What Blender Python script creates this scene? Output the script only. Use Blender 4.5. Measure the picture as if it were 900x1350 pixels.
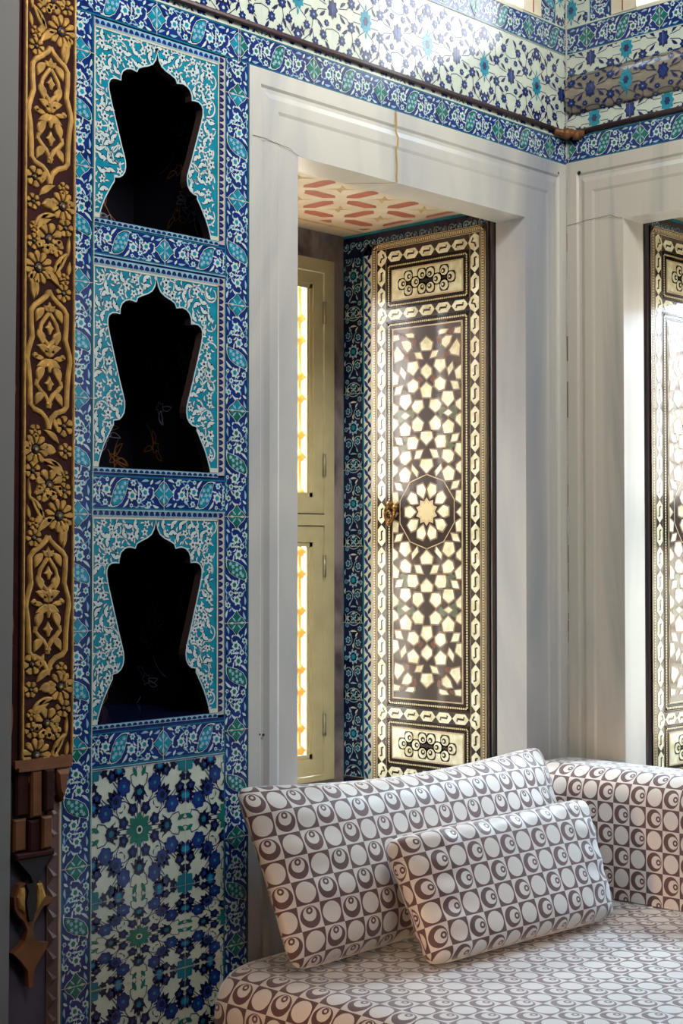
import bpy, math, random
import numpy as np
from mathutils import Matrix, Vector
random.seed(7)
sc = bpy.context.scene
for o in list(bpy.data.objects): bpy.data.objects.remove(o)
COL = sc.collection
pi = math.pi

# ------------------------------------------------------------------ camera
FPX = 1997.0
pitch = math.atan(53 / FPX); yaw = math.radians(43.5)
fw = Vector((math.cos(yaw)*math.cos(pitch), math.sin(yaw)*math.cos(pitch), math.sin(pitch)))
rt = Vector((math.sin(yaw), -math.cos(yaw), 0)); up = rt.cross(fw)
cam = bpy.data.cameras.new('camera'); co = bpy.data.objects.new('camera', cam); COL.objects.link(co)
m = Matrix((rt, up, -fw)).transposed().to_4x4(); m.translation = Vector((-3.6856, -2.5819, 1.5)); co.matrix_world = m
cam.sensor_fit = 'VERTICAL'; cam.sensor_height = 24; cam.sensor_width = 16; cam.lens = FPX/1350*24
cam.clip_start = 0.05
sc.camera = co

# ------------------------------------------------------------------ world and light
w = bpy.data.worlds.new('sky'); sc.world = w; w.use_nodes = True
wn = w.node_tree.nodes; wn.clear()
wo = wn.new('ShaderNodeOutputWorld'); wb = wn.new('ShaderNodeBackground')
wb.inputs[0].default_value = (1.0, 0.975, 0.90, 1); wb.inputs[1].default_value = 11.0
w.node_tree.links.new(wb.outputs[0], wo.inputs[0])
wt = wn.new('ShaderNodeTexCoord'); ws = wn.new('ShaderNodeSeparateXYZ'); wr = wn.new('ShaderNodeValToRGB')
w.node_tree.links.new(wt.outputs['Generated'], ws.inputs[0]); w.node_tree.links.new(ws.outputs[2], wr.inputs[0]); w.node_tree.links.new(wr.outputs[0], wb.inputs[0])
we = wr.color_ramp.elements; we[0].position = .0; we[0].color = (.62,.60,.50,1); we[1].position = .75; we[1].color = (.58,.80,1.0,1)
wx = wr.color_ramp.elements.new(.06); wx.color = (1.0,.96,.86,1); wx = wr.color_ramp.elements.new(.25); wx.color = (.95,.97,1.0,1)

def area(name, loc, aim, sx, sy, power, col, portal=False, spread=None):
    l = bpy.data.lights.new(name, 'AREA'); l.shape = 'RECTANGLE'; l.size = sx; l.size_y = sy
    l.energy = power; l.color = col
    if portal: l.cycles.is_portal = True
    if spread: l.spread = spread
    o = bpy.data.objects.new(name, l); COL.objects.link(o); o.location = loc
    o.rotation_euler = (Vector(aim)-Vector(loc)).to_track_quat('-Z', 'Y').to_euler()
    return o
area('portal_left_window', (-.66, .86, 1.6), (-.66, -1, 1.6), .9, 1.7, 1, (1,1,1), True)
area('portal_right_window', (.86, -.66, 1.6), (-1, -.66, 1.6), .9, 1.7, 1, (1,1,1), True)
area('portal_upper_left', (-.62, .36, 3.5), (-.62, -1, 3.5), .95, .9, 1, (1,1,1), True)
area('portal_upper_right', (.36, -.64, 3.5), (-1, -.64, 3.5), .95, .9, 1, (1,1,1), True)
# side and high: fill lamps added inside the room, standing for window daylight
area('side_daylight_fill', (-.12, -2.5, 1.75), (-1.9, -.6, 1.3), 1.0, 1.7, 7, (.66,.82,1.0))
area('high_daylight_fill', (-1.9, -1.9, 4.0), (-1.0, 0, 3.0), 1.5, 1.2, 45, (1.0,.97,.90), spread=1.9)
area('sky_left_window', (-.66, 1.35, 2.95), (-.55, -.25, .75), .9, .6, 150, (1.0,.98,.92))
area('sky_right_window', (1.5, -.66, 2.75), (-.6, -.6, .6), .9, .7, 240, (.60,.82,1.0))
area('warm_low_fill', (-5.0, -.95, .85), (-1.3, -.45, .55), .5, .5, .8, (1.0,.56,.28), spread=.28)  # warm fill lamp added low on the left for the cushion ends
sc.view_settings.view_transform = 'Standard'; sc.view_settings.look = 'None'
sc.view_settings.gamma = 1.0; sc.view_settings.use_curve_mapping = False
sc.view_settings.exposure = 0.12

# ------------------------------------------------------------------ helpers
def lin(c):
    return tuple(((x/255)/12.92 if x/255 <= .04045 else ((x/255+.055)/1.055)**2.4) for x in c)
def mat(name, c, rough=.5, metal=0., coat=0., spec=.5, noise=0., nscale=20., bump=0., bscale=60., c2=None, stretch=None):
    M = bpy.data.materials.new(name); M.use_nodes = True
    nt = M.node_tree; b = nt.nodes['Principled BSDF']
    b.inputs['Roughness'].default_value = rough; b.inputs['Metallic'].default_value = metal
    b.inputs['Coat Weight'].default_value = coat; b.inputs['Coat Roughness'].default_value = .06
    b.inputs['Specular IOR Level'].default_value = spec
    col = lin(c)+(1,)
    b.inputs['Base Color'].default_value = col
    if noise or bump or c2:
        tc = nt.nodes.new('ShaderNodeTexCoord'); src = tc.outputs['Object']
        if stretch:
            mp = nt.nodes.new('ShaderNodeMapping'); mp.inputs['Scale'].default_value = stretch
            nt.links.new(src, mp.inputs[0]); src = mp.outputs[0]
    if noise or c2:
        n = nt.nodes.new('ShaderNodeTexNoise'); n.inputs['Scale'].default_value = nscale
        n.inputs['Detail'].default_value = 5; nt.links.new(src, n.inputs['Vector'])
        r = nt.nodes.new('ShaderNodeValToRGB'); e = r.color_ramp.elements
        d = lin(c2) if c2 else tuple(x*(1-noise) for x in col[:3])
        e[0].position = .35; e[0].color = d+(1,); e[1].position = .65; e[1].color = col
        nt.links.new(n.outputs['Fac'], r.inputs[0]); nt.links.new(r.outputs[0], b.inputs['Base Color'])
    if bump:
        n2 = nt.nodes.new('ShaderNodeTexNoise'); n2.inputs['Scale'].default_value = bscale; n2.inputs['Detail'].default_value = 3
        nt.links.new(src, n2.inputs['Vector'])
        bp = nt.nodes.new('ShaderNodeBump'); bp.inputs['Strength'].default_value = bump; bp.inputs['Distance'].default_value = .004
        nt.links.new(n2.outputs['Fac'], bp.inputs['Height']); nt.links.new(bp.outputs[0], b.inputs['Normal'])
    return M
def glaze(name, c, noise=.25): return mat(name, c, rough=.16, spec=.5, noise=noise, nscale=28, bump=.12, bscale=14)
M = dict(
 cobalt=glaze('cobalt_glaze', (24,50,122), .45), white=glaze('white_glaze', (192,210,212), .12),
 pale=glaze('pale_blue_glaze', (140,182,205), .2), turq=glaze('turquoise_glaze', (22,138,165), .3),
 teal=glaze('teal_glaze', (24,112,132), .3), green=glaze('green_glaze', (22,112,98), .3),
 navy=glaze('navy_glaze', (16,26,66), .4), blue=glaze('blue_glaze', (30,58,128), .35), ink=glaze('ink_line_glaze', (30,34,84), .2),
 cream=glaze('cream_white_glaze', (196,206,192), .1), grout=mat('grout', (176,172,170), .8, noise=.2),
 tan=glaze('shaded_tile_glaze', (140,132,116), .2), black=mat('niche_dark_glaze', (9,10,22), .5, spec=.25), dimw=mat('niche_pale_line', (150,155,180), .5),  # tan holds the shade of the right frieze band in its colour
 dimg=mat('niche_gold_line', (150,100,40), .5), umber=mat('umber_edge', (62,44,42), .6),
 blk=mat('deep_black', (12,11,16), .5),
 rail=mat('brown_lacquered_rail', (72,52,56), .4, noise=.3),
 darkwood=mat('dark_walnut', (48,36,40), .28, noise=.3, nscale=30, coat=.6, stretch=(1,1,.15)),
 inkwood=mat('ebony_inlay', (40,26,28), .26, noise=.3, coat=.4), redwood=mat('red_wood_inlay', (96,50,36), .26, coat=.4), grninlay=mat('green_inlay', (66,84,62), .26, coat=.4),
 strap=mat('brass_wood_strap', (188,168,134), .3, noise=.15, nscale=80, coat=.35), ring=mat('walnut_strap', (120,98,80), .3, noise=.15, nscale=80, coat=.35), bead=mat('bone_bead', (196,182,140), .3, coat=.35),
 mop=mat('mother_of_pearl', (232,231,208), .16, noise=0, c2=(200,194,158), nscale=38, coat=.5, bump=.25, bscale=40),
 gold=mat('gilded_relief', (196,150,72), .5, metal=.15, noise=.45, nscale=45, bump=.3, bscale=90),
 maroon=mat('maroon_ground', (58,22,20), .75, noise=.5, spec=.2), rust=mat('rusty_gilding', (126,78,44), .5, metal=.2, noise=.4),
 mauve=mat('mauve_stone', (76,68,82), .6, noise=.3, nscale=6), clay=mat('carved_clay', (98,74,70), .7, noise=.3), bone=mat('pale_stone_bead', (190,170,150), .6),
 grey=mat('grey_plaster', (112,112,112), .9), plaster=mat('cream_plaster', (214,206,186), .8, noise=.1, nscale=8, c2=(196,184,160)),
 lozenge=mat('faded_red_paint', (176,104,84), .7, noise=.2, nscale=25), sand=mat('faded_ochre_paint', (196,170,126), .8, noise=.25, nscale=30),
 paint=mat('cream_window_paint', (186,176,136), .5, noise=.12, nscale=14, bump=.1), gap=mat('dark_gap', (24,20,16), .8), steel=mat('hinge_metal', (150,146,124), .4, metal=.6),
 brass=mat('aged_brass', (130,96,52), .35, metal=.9, noise=.3), orange=mat('ochre_grille_paint', (214,140,60), .5),
 ochre=mat('ochre_crack_filler', (168,136,70), .8), crack=mat('crack_line', (110,92,80), .9), hole=mat('drill_hole', (30,28,30), .9), streak=mat('grey_streak', (108,114,130), .5),
 oak=mat('dark_wood', (60,42,32), .5, noise=.3, stretch=(1,1,.2)), floor=mat('woven_mat_floor', (96,80,60), .8, noise=.3, nscale=30),
 dimwall=mat('dim_plaster', (84,76,68), .9), redline=mat('red_paint_line', (150,60,50), .6),
)
def marble(name, c, vein, scale, amt, stretch=(1,1,.22), dist=5.):
    X = bpy.data.materials.new(name); X.use_nodes = True; nt = X.node_tree; b = nt.nodes['Principled BSDF']
    b.inputs['Roughness'].default_value = .34; b.inputs['Specular IOR Level'].default_value = .4
    tc = nt.nodes.new('ShaderNodeTexCoord'); mp = nt.nodes.new('ShaderNodeMapping'); mp.inputs['Scale'].default_value = stretch
    mp.inputs['Rotation'].default_value = (.1,.12,.3)
    nt.links.new(tc.outputs['Object'], mp.inputs[0])
    wv = nt.nodes.new('ShaderNodeTexNoise'); wv.inputs['Scale'].default_value = scale; wv.inputs['Detail'].default_value = 8; wv.inputs['Distortion'].default_value = dist*.2
    nt.links.new(mp.outputs[0], wv.inputs['Vector'])
    r = nt.nodes.new('ShaderNodeValToRGB'); e = r.color_ramp.elements
    e[0].position = .30; e[0].color = lin(vein)+(1,); e[1].position = .30+amt; e[1].color = lin(c)+(1,)
    nt.links.new(wv.outputs['Fac'], r.inputs[0]); nt.links.new(r.outputs[0], b.inputs['Base Color'])
    n2 = nt.nodes.new('ShaderNodeTexNoise'); n2.inputs['Scale'].default_value = 90; nt.links.new(tc.outputs['Object'], n2.inputs['Vector'])
    bp = nt.nodes.new('ShaderNodeBump'); bp.inputs['Strength'].default_value = .06; bp.inputs['Distance'].default_value = .003
    nt.links.new(n2.outputs['Fac'], bp.inputs['Height']); nt.links.new(bp.outputs[0], b.inputs['Normal'])
    return X
M['marble'] = marble('white_marble', (196,193,184), (146,150,160), 2.2, .26)
M['marble_b'] = marble('streaked_marble', (190,186,176), (104,108,122), 3.4, .20, (1,1,.10), 7.)
M['veined'] = marble('grey_veined_marble', (146,134,132), (62,54,66), 7, .30, (1,1,.5), 9)

def fabric(name, rot):
    X = bpy.data.materials.new(name); X.use_nodes = True; nt = X.node_tree; N = nt.nodes; L = nt.links
    b = N['Principled BSDF']; b.inputs['Roughness'].default_value = .48; b.inputs['Specular IOR Level'].default_value = .45
    b.inputs['Sheen Weight'].default_value = 1.; b.inputs['Sheen Roughness'].default_value = .35; b.inputs['Sheen Tint'].default_value = (.85,.92,1,1)
    uv = N.new('ShaderNodeUVMap'); uv.uv_map = 'UVMap'
    mp = N.new('ShaderNodeMapping'); mp.inputs['Rotation'].default_value = (0,0,rot); L.new(uv.outputs[0], mp.inputs[0])
    sp = N.new('ShaderNodeSeparateXYZ'); L.new(mp.outputs[0], sp.inputs[0])
    def ma(op, a, c=None, d=None):
        n = N.new('ShaderNodeMath'); n.operation = op
        for i, v in enumerate((a, c, d)):
            if v is None: continue
            if isinstance(v, (int, float)): n.inputs[i].default_value = v
            else: L.new(v, n.inputs[i])
        return n.outputs[0]
    fu, fv = ma('FLOOR', sp.outputs[0]), ma('FLOOR', sp.outputs[1])
    cu, cv = ma('SUBTRACT', ma('SUBTRACT', sp.outputs[0], fu), .5), ma('SUBTRACT', ma('SUBTRACT', sp.outputs[1], fv), .5)
    par = ma('FLOORED_MODULO', ma('ADD', fu, fv), 2.)
    def disc(oy, r):
        d = ma('SQRT', ma('ADD', ma('MULTIPLY', cu, cu), ma('POWER', ma('SUBTRACT', cv, oy), 2.)))
        return ma('LESS_THAN', d, r)
    even = disc(0, .43)                                    # light disc on a brown square
    ring, inner, dot, pin = disc(0, .44), disc(.12, .29), disc(.25, .145), disc(.25, .06)
    odd = ma('SUBTRACT', 1., ring); odd = ma('MAXIMUM', odd, inner); odd = ma('MULTIPLY', odd, ma('SUBTRACT', 1., dot)); odd = ma('MAXIMUM', odd, pin)
    f = ma('ADD', ma('MULTIPLY', ma('SUBTRACT', 1., par), even), ma('MULTIPLY', par, odd))
    mx = N.new('ShaderNodeMix'); mx.data_type = 'RGBA'
    mx.inputs['A'].default_value = lin((92,66,66))+(1,); mx.inputs['B'].default_value = lin((204,200,197))+(1,)
    L.new(f, mx.inputs['Factor']); L.new(mx.outputs['Result'], b.inputs['Base Color'])
    rr = N.new('ShaderNodeMapRange'); rr.inputs['To Min'].default_value = .56; rr.inputs['To Max'].default_value = .43
    L.new(f, rr.inputs['Value']); L.new(rr.outputs[0], b.inputs['Roughness'])
    tc = N.new('ShaderNodeTexCoord'); n2 = N.new('ShaderNodeTexNoise'); n2.inputs['Scale'].default_value = 9; n2.inputs['Detail'].default_value = 4
    L.new(tc.outputs['Object'], n2.inputs['Vector'])
    bp = N.new('ShaderNodeBump'); bp.inputs['Strength'].default_value = .35; bp.inputs['Distance'].default_value = .012
    L.new(n2.outputs['Fac'], bp.inputs['Height']); L.new(bp.outputs[0], b.inputs['Normal'])
    return X
M['fab'] = fabric('circle_damask', 0.0); M['fab_side'] = fabric('circle_damask_turned', pi/2); M['fab_back'] = fabric('circle_damask_reversed', pi)

def glass_mat():
    X = bpy.data.materials.new('window_glass'); X.use_nodes = True; nt = X.node_tree; nt.nodes.clear()
    o = nt.nodes.new('ShaderNodeOutputMaterial'); t = nt.nodes.new('ShaderNodeBsdfTransparent'); g = nt.nodes.new('ShaderNodeBsdfGlossy')
    g.inputs['Roughness'].default_value = .02; mx = nt.nodes.new('ShaderNodeMixShader'); mx.inputs[0].default_value = .05
    nt.links.new(t.outputs[0], mx.inputs[1]); nt.links.new(g.outputs[0], mx.inputs[2]); nt.links.new(mx.outputs[0], o.inputs[0])
    return X
M['glass'] = glass_mat()

def link(o, parent=None, label=None, cat=None, group=None, kind=None):
    COL.objects.link(o)
    if parent is not None: o.parent = parent; o.matrix_parent_inverse = Matrix.Identity(4); o.location = o.location - parent.location if False else o.location
    if label: o['label'] = label
    if cat: o['category'] = cat
    if group: o['group'] = group
    if kind: o['kind'] = kind
    return o
def empty(name, loc=(0,0,0), **k):
    o = bpy.data.objects.new(name, None); o.empty_display_size = .05; o.location = loc
    return link(o, **k)

class MB:
    """collects polygons for ONE mesh object; frame maps (u, v, height) to the world"""
    def __init__(s, O=(0,0,0), U=(1,0,0), V=(0,0,1), Nn=(0,-1,0), base=0., step=.0004):
        s.O, s.U, s.V, s.N = map(lambda a: np.array(a, float), (O, U, V, Nn)); s.base = base; s.step = step
        s.v = []; s.f = []; s.m = []; s.names = []; s.uv = None
    def mi(s, k):
        if k not in s.names: s.names.append(k)
        return s.names.index(k)
    def P(s, u, v, h): return s.O+s.U*u+s.V*v+s.N*h
    def poly(s, pts, layer, k):
        n = len(s.v); h = s.base+layer*s.step
        for u, v in pts: s.v.append(s.P(u, v, h))
        s.f.append(list(range(n, n+len(pts)))); s.m.append(s.mi(k))
    def raw(s, verts, faces, k):
        n = len(s.v); s.v += [np.array(q, float) for q in verts]
        i = s.mi(k)
        for f in faces: s.f.append([n+a for a in f]); s.m.append(i)
    def box(s, x0, x1, y0, y1, z0, z1, k):
        V = [(x,y,z) for x in (x0,x1) for y in (y0,y1) for z in (z0,z1)]
        s.raw(V, [(0,1,3,2),(4,6,7,5),(0,4,5,1),(2,3,7,6),(0,2,6,4),(1,5,7,3)], k)
    def lbox(s, u0, u1, v0, v1, h0, h1, k, ch=0.0):
        """box in the frame, optional chamfer on its front"""
        a = [s.P(u,v,h0) for u,v in ((u0,v0),(u1,v0),(u1,v1),(u0,v1))]
        b = [s.P(u,v,h1-ch) for u,v in ((u0,v0),(u1,v0),(u1,v1),(u0,v1))]
        c = [s.P(u,v,h1) for u,v in ((u0+ch,v0+ch),(u1-ch,v0+ch),(u1-ch,v1-ch),(u0+ch,v1-ch))]
        F = [(3,2,1,0)]
        for i in range(4): j = (i+1)%4; F.append((i,j,4+j,4+i)); F.append((4+i,4+j,8+j,8+i))
        F.append((8,9,10,11)); s.raw(a+b+c, F, k)
    def prism(s, pts, h0, h1, k, kside=None):
        n = len(pts); a = [s.P(u,v,h0) for u,v in pts]; b = [s.P(u,v,h1) for u,v in pts]
        s.raw(b, [tuple(range(n))], k)
        s.raw(a+b, [(i,(i+1)%n,n+(i+1)%n,n+i) for i in range(n)], kside or k)
    def dome(s, pts, h0, h1, k, inset=.45):
        """relief: outline at h0, inset ring and top at h1"""
        n = len(pts); cx = sum(p[0] for p in pts)/n; cy = sum(p[1] for p in pts)/n
        a = [s.P(u,v,h0) for u,v in pts]; b = [s.P(u+(cx-u)*.12,v+(cy-v)*.12,h0+(h1-h0)*.7) for u,v in pts]
        c = [s.P(u+(cx-u)*inset,v+(cy-v)*inset,h1) for u,v in pts]
        F = []
        for i in range(n): j=(i+1)%n; F += [(i,j,n+j,n+i),(n+i,n+j,2*n+j,2*n+i)]
        F.append(tuple(range(2*n,3*n))); s.raw(a+b+c, F, k)
    def ridge(s, pts, wd, h0, h1, k):
        """relief strap with a rounded back along a line"""
        q = [np.array(p, float) for p in pts]; V = []; n = len(q)
        for i in range(n):
            t = q[min(i+1,n-1)]-q[max(i-1,0)]; t /= (np.linalg.norm(t)+1e-9); nn = np.array([-t[1],t[0]])
            for o, h in ((-1,h0),(-.7,h0+(h1-h0)*.8),(0,h1),(.7,h0+(h1-h0)*.8),(1,h0)):
                p = q[i]+nn*o*wd/2; V.append(s.P(p[0],p[1],h))
        F = [(5*i+j,5*i+j+1,5*i+j+6,5*i+j+5) for i in range(n-1) for j in range(4)]
        s.raw(V, F, k)
    def tube(s, path, r, k, n=8, closed=False):
        q = [np.array(p, float) for p in path]; V = []; F = []; m_ = len(q)
        rr = r if hasattr(r, '__len__') else [r]*m_
        for i in range(m_):
            t = q[min(i+1,m_-1)]-q[max(i-1,0)]; t /= (np.linalg.norm(t)+1e-12)
            a = np.cross(t, (0,0,1.)) if abs(t[2]) < .9 else np.cross(t, (1.,0,0)); a /= np.linalg.norm(a); b = np.cross(t, a)
            for j in range(n): th = 2*pi*j/n; V.append(q[i]+(a*math.cos(th)+b*math.sin(th))*rr[i])
        for i in range(m_-1):
            for j in range(n): F.append((i*n+j,i*n+(j+1)%n,(i+1)*n+(j+1)%n,(i+1)*n+j))
        F += [tuple(range(n))[::-1], tuple(range((m_-1)*n, m_*n))]
        s.raw(V, F, k)
    def ball(s, c, r, k, nu=10, nv=6):
        q = []; F = []
        for i in range(nv+1):
            for j in range(nu):
                a = pi*i/nv; b = 2*pi*j/nu; q.append((c[0]+r*math.sin(a)*math.cos(b), c[1]+r*math.sin(a)*math.sin(b), c[2]+r*math.cos(a)))
        for i in range(nv):
            for j in range(nu): F.append((i*nu+j,(i+1)*nu+j,(i+1)*nu+(j+1)%nu,i*nu+(j+1)%nu))
        s.raw(q, F, k)
    def build(s, name, parent=None, smooth=False, loc=None, **k):
        me = bpy.data.meshes.new(name); me.from_pydata([tuple(a) for a in s.v], [], s.f)
        for n_ in s.names: me.materials.append(M[n_])
        me.polygons.foreach_set('material_index', s.m)
        if smooth: me.polygons.foreach_set('use_smooth', [True]*len(s.f))
        me.update(); o = bpy.data.objects.new(name, me)
        return link(o, parent, **k)

# ---- flat motifs: lists of (polygon, layer, material) in metres
def blob(x, y, r, n=6, amp=.18, rot=0., sx=1., sy=1., seg=None):
    seg = seg or max(10, n*4)
    return [(x+sx*r*(1+amp*math.cos(n*(a+rot)))*math.cos(a), y+sy*r*(1+amp*math.cos(n*(a+rot)))*math.sin(a)) for a in [2*pi*i/seg for i in range(seg)]]
def leaf(x, y, ang, L, wd, bend=0., n=6):
    A, B = [], []
    for i in range(n+1):
        t = i/n; c = bend*math.sin(pi*t); h = wd/2*math.sin(pi*t**.85)
        A.append((L*(t-.5), c+h)); B.append((L*(t-.5), c-h))
    ca, sa = math.cos(ang), math.sin(ang)
    return [(x+p*ca-q*sa, y+p*sa+q*ca) for p, q in A+B[-2:0:-1]]
def stroke(pts, w0, w1=None):
    w1 = w0 if w1 is None else w1; n = len(pts); L, R = [], []
    for i, p in enumerate(pts):
        a = pts[max(i-1,0)]; b = pts[min(i+1,n-1)]; dx, dy = b[0]-a[0], b[1]-a[1]; d = math.hypot(dx,dy)+1e-9
        wd = (w0+(w1-w0)*i/(n-1))/2
        L.append((p[0]-dy/d*wd, p[1]+dx/d*wd)); R.append((p[0]+dy/d*wd, p[1]-dx/d*wd))
    return L+R[::-1]
def arc(x, y, r, a0, a1, n=8, k=1.): return [(x+r*(k**(i/n))*math.cos(a0+(a1-a0)*i/n), y+r*(k**(i/n))*math.sin(a0+(a1-a0)*i/n)) for i in range(n+1)]
def rect(a, b, c, d): return [(a,c),(b,c),(b,d),(a,d)]
def clip(pts, R):
    x0, x1, y0, y1 = R
    for ax, val, sg in ((0,x0,1),(0,x1,-1),(1,y0,1),(1,y1,-1)):
        if all((p[ax]-val)*sg >= 0 for p in pts): continue
        out = []
        for i in range(len(pts)):
            p, q = pts[i-1], pts[i]; dp, dq = (p[ax]-val)*sg, (q[ax]-val)*sg
            if (dp >= 0) != (dq >= 0):
                t = dp/(dp-dq); out.append((p[0]+(q[0]-p[0])*t, p[1]+(q[1]-p[1])*t))
            if dq >= 0: out.append(q)
        pts = out
        if len(pts) < 3: return []
    return pts
def place(mb, motif, x, y, rot=0, mir=False, R=None, swap=None, sx=1., sy=1.):
    ca, sa = math.cos(rot), math.sin(rot)
    for pts, l, k in motif:
        q = []
        for a, b in pts:
            if mir: a = -a
            a *= sx; b *= sy
            q.append((x+a*ca-b*sa, y+a*sa+b*ca))
        if R: q = clip(q, R)
        if len(q) > 2: mb.poly(q, l, (swap or {}).get(k, k))
def xf(motif, x=0, y=0, rot=0, mir=False):
    ca, sa = math.cos(rot), math.sin(rot); out = []
    for pts, l, k in motif:
        out.append(([(x+(-a if mir else a)*ca-b*sa, y+(-a if mir else a)*sa+b*ca) for a, b in pts], l, k))
    return out

# ---- border tile: length .245 along u, width .075 along v
BL, BW = .245, .075
def border_tile():
    T = [(rect(0,BL,0,BW),0,'cobalt'), (rect(0,BL,.0005,.0035),1,'teal'), (rect(0,BL,BW-.0035,BW-.0005),1,'teal')]
    U = lambda y: (y-155)*.000231
    Vv = lambda x: (x-125)*.000313
    half = []
    def ringf(x, y, r, k='turq'):
        half.append((blob(U(y),Vv(x),r,6,.2,rot=random.random()),2,'white')); half.append((blob(U(y),Vv(x),r*.5,5,.1),3,k))
    for x, y, r in ((240,380,.0105),(325,335,.0068),(265,535,.0112),(175,520,.0066),(335,545,.0045),(205,440,.006),(300,452,.0062)): ringf(x,y,r)
    for x, y, a, L, wd, b in ((255,300,1.2,.024,.006,.006),(160,225,.4,.020,.006,.002),(165,300,1.0,.014,.006,0),(160,375,.1,.022,.006,-.002),(180,440,-.6,.016,.005,0),
                              (250,455,1.57,.022,.005,0),(335,250,-.3,.020,.006,.002),(335,410,0.1,.018,.0045,.002),(345,470,.5,.014,.004,0),(320,610,.9,.026,.006,.002),(215,600,.2,.012,.004,0),(150,585,.1,.016,.005,0),(290,395,.6,.016,.004,0),(225,490,-.9,.014,.004,.002),
                              (300,290,-.8,.014,.004,0),(350,355,0.,.016,.0035,0),(205,335,.3,.013,.004,0),(240,245,1.57,.012,.003,0)):
        half.append((leaf(U(y),Vv(x),a,L,wd,b),1,'pale' if random.random()<.35 else 'white'))
    for pts in ([(160,560),(150,480),(200,440),(240,400)],[(330,560),(350,480),(310,440),(262,400)],[(250,430),(262,500),(255,540)],[(330,300),(345,380),(300,440)]):
        half.append((stroke([(U(b),Vv(a)) for a, b in pts],.0016),1,'pale'))
    occ = [(sum(a for a, b in p)/len(p), sum(b for a, b in p)/len(p), max(math.hypot(a-p[0][0],b-p[0][1]) for a, b in p)/2) for p, l, k in half]
    rr = random.Random(11); n_ = 0
    for _ in range(1500):
        u, v = rr.uniform(.014,.108), rr.uniform(.006,.069)
        if u < .030 and .012 < v < .063: continue
        if u > .094 and .004+(u-.094) < v: continue
        if all(math.hypot(u-a,v-b) > c*.8+.0042 for a, b, c in occ):
            p = leaf(u,v,rr.uniform(0,3.14),rr.uniform(.009,.013),.0042,.001); half.append((p,1,rr.choice(('white','pale','pale')))); occ.append((u,v,.005)); n_ += 1
            if n_ > 30: break
    T += half+[([(BL-a,BW-b) for a, b in p],l,k) for p, l, k in half]
    def cart(pts, c, s1):                                   # outlined cartouche with floral filling
        out = [(pts,3,'white')]
        for s_, k_, l_ in ((.93,'navy',4),(.86,s1,5)):
            out.append(([(c[0]+(a-c[0])*s_, c[1]+(b-c[1])*s_) for a, b in pts],l_,k_))
        return out
    c = (BL/2,BW/2)
    mid = [(-.030,-.026),(-.024,-.033),(-.008,-.031),(.008,-.022),(.020,-.004),(.026,.018),(.030,.031),(.022,.033),(.008,.031),(-.008,.022),(-.020,.004),(-.026,-.016)]
    T += cart([(c[0]+a*.85,c[1]+b) for a, b in mid], c, 'turq')
    for a, b in ((0,0),(-.008,-.012),(.007,.012),(-.013,-.001),(.012,0),(-.006,.011),(.004,-.012),(-.014,-.018),(.014,.02)):
        T.append((blob(c[0]+a,c[1]+b,.0042,5,.3,rot=random.random()),6,'pale'))
    for e in (0, BL):
        d = [(-.030,0),(-.018,-.010),(-.010,-.022),(0,-.030),(.010,-.022),(.018,-.010),(.030,0),(.018,.010),(.010,.022),(0,.030),(-.010,.022),(-.018,.010)]
        dd = cart([(e+a,c[1]+b) for a, b in d],(e,c[1]),'turq')
        dd += [(leaf(e+sx*.009,c[1]+sy*.009,sx*sy*.8,.018,.004),6,'pale') for sx in (-1,1) for sy in (-1,1)]+[(leaf(e,c[1]+sy*.016,1.57,.016,.005),6,'white') for sy in (-1,1)]
        T += [(clip(p,(0,BL,0,BW)),l,k) for p, l, k in dd]
    T = [t for t in T if len(t[0]) > 2]
    T += [(rect(-.0009,.0009,0,BW),7,'grout')]
    return T
BT = border_tile()
GREEN = {'turq':'green'}
def border_run(mb, x, y, rot, length, first=0., swaps=None, wscale=1.):
    """a run of border tiles starting at (x,y) heading rot; first = how much of the first tile is cut off"""
    ca, sa = math.cos(rot), math.sin(rot); u = -first; i = 0
    while u < length-1e-6:
        sub = []
        for p, l, k in BT:
            q = clip([(a+u,b*wscale) for a, b in p],(0,length,0,BW*wscale))
            if len(q) > 2: sub.append((q,l,k))
        place(mb, sub, x, y, rot, swap=(swaps(i) if swaps else None)); u += BL; i += 1

# ---- scallop stripe (white ground with blue scallops)
def scallops(mb, u0, u1, v0, v1, vertical=False, k='ink', lay=1):
    mb.poly(rect(u0,u1,v0,v1),lay,'pale' if not vertical else 'grout')
    if vertical: L, wd = v1-v0, u1-u0
    else: L, wd = u1-u0, v1-v0
    n = max(1, round(L/.0155)); s = L/n
    for i in range(n):
        c = (i+.5)*s; q = [(c+s*.42*math.cos(a), wd*.18+wd*.62*math.sin(a)) for a in [pi*j/8 for j in range(9)]]
        q2 = [(c+s*.18*math.cos(a), wd*.3+wd*.2*math.sin(a)) for a in [2*pi*j/8 for j in range(8)]]
        if vertical: q = [(u0+b,v0+a) for a, b in q]; q2 = [(u0+b,v0+a) for a, b in q2]
        else: q = [(u0+a,v0+b) for a, b in q]; q2 = [(u0+a,v0+b) for a, b in q2]
        mb.poly(q,lay+1,k); mb.poly(q2,lay+2,'blue')

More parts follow.
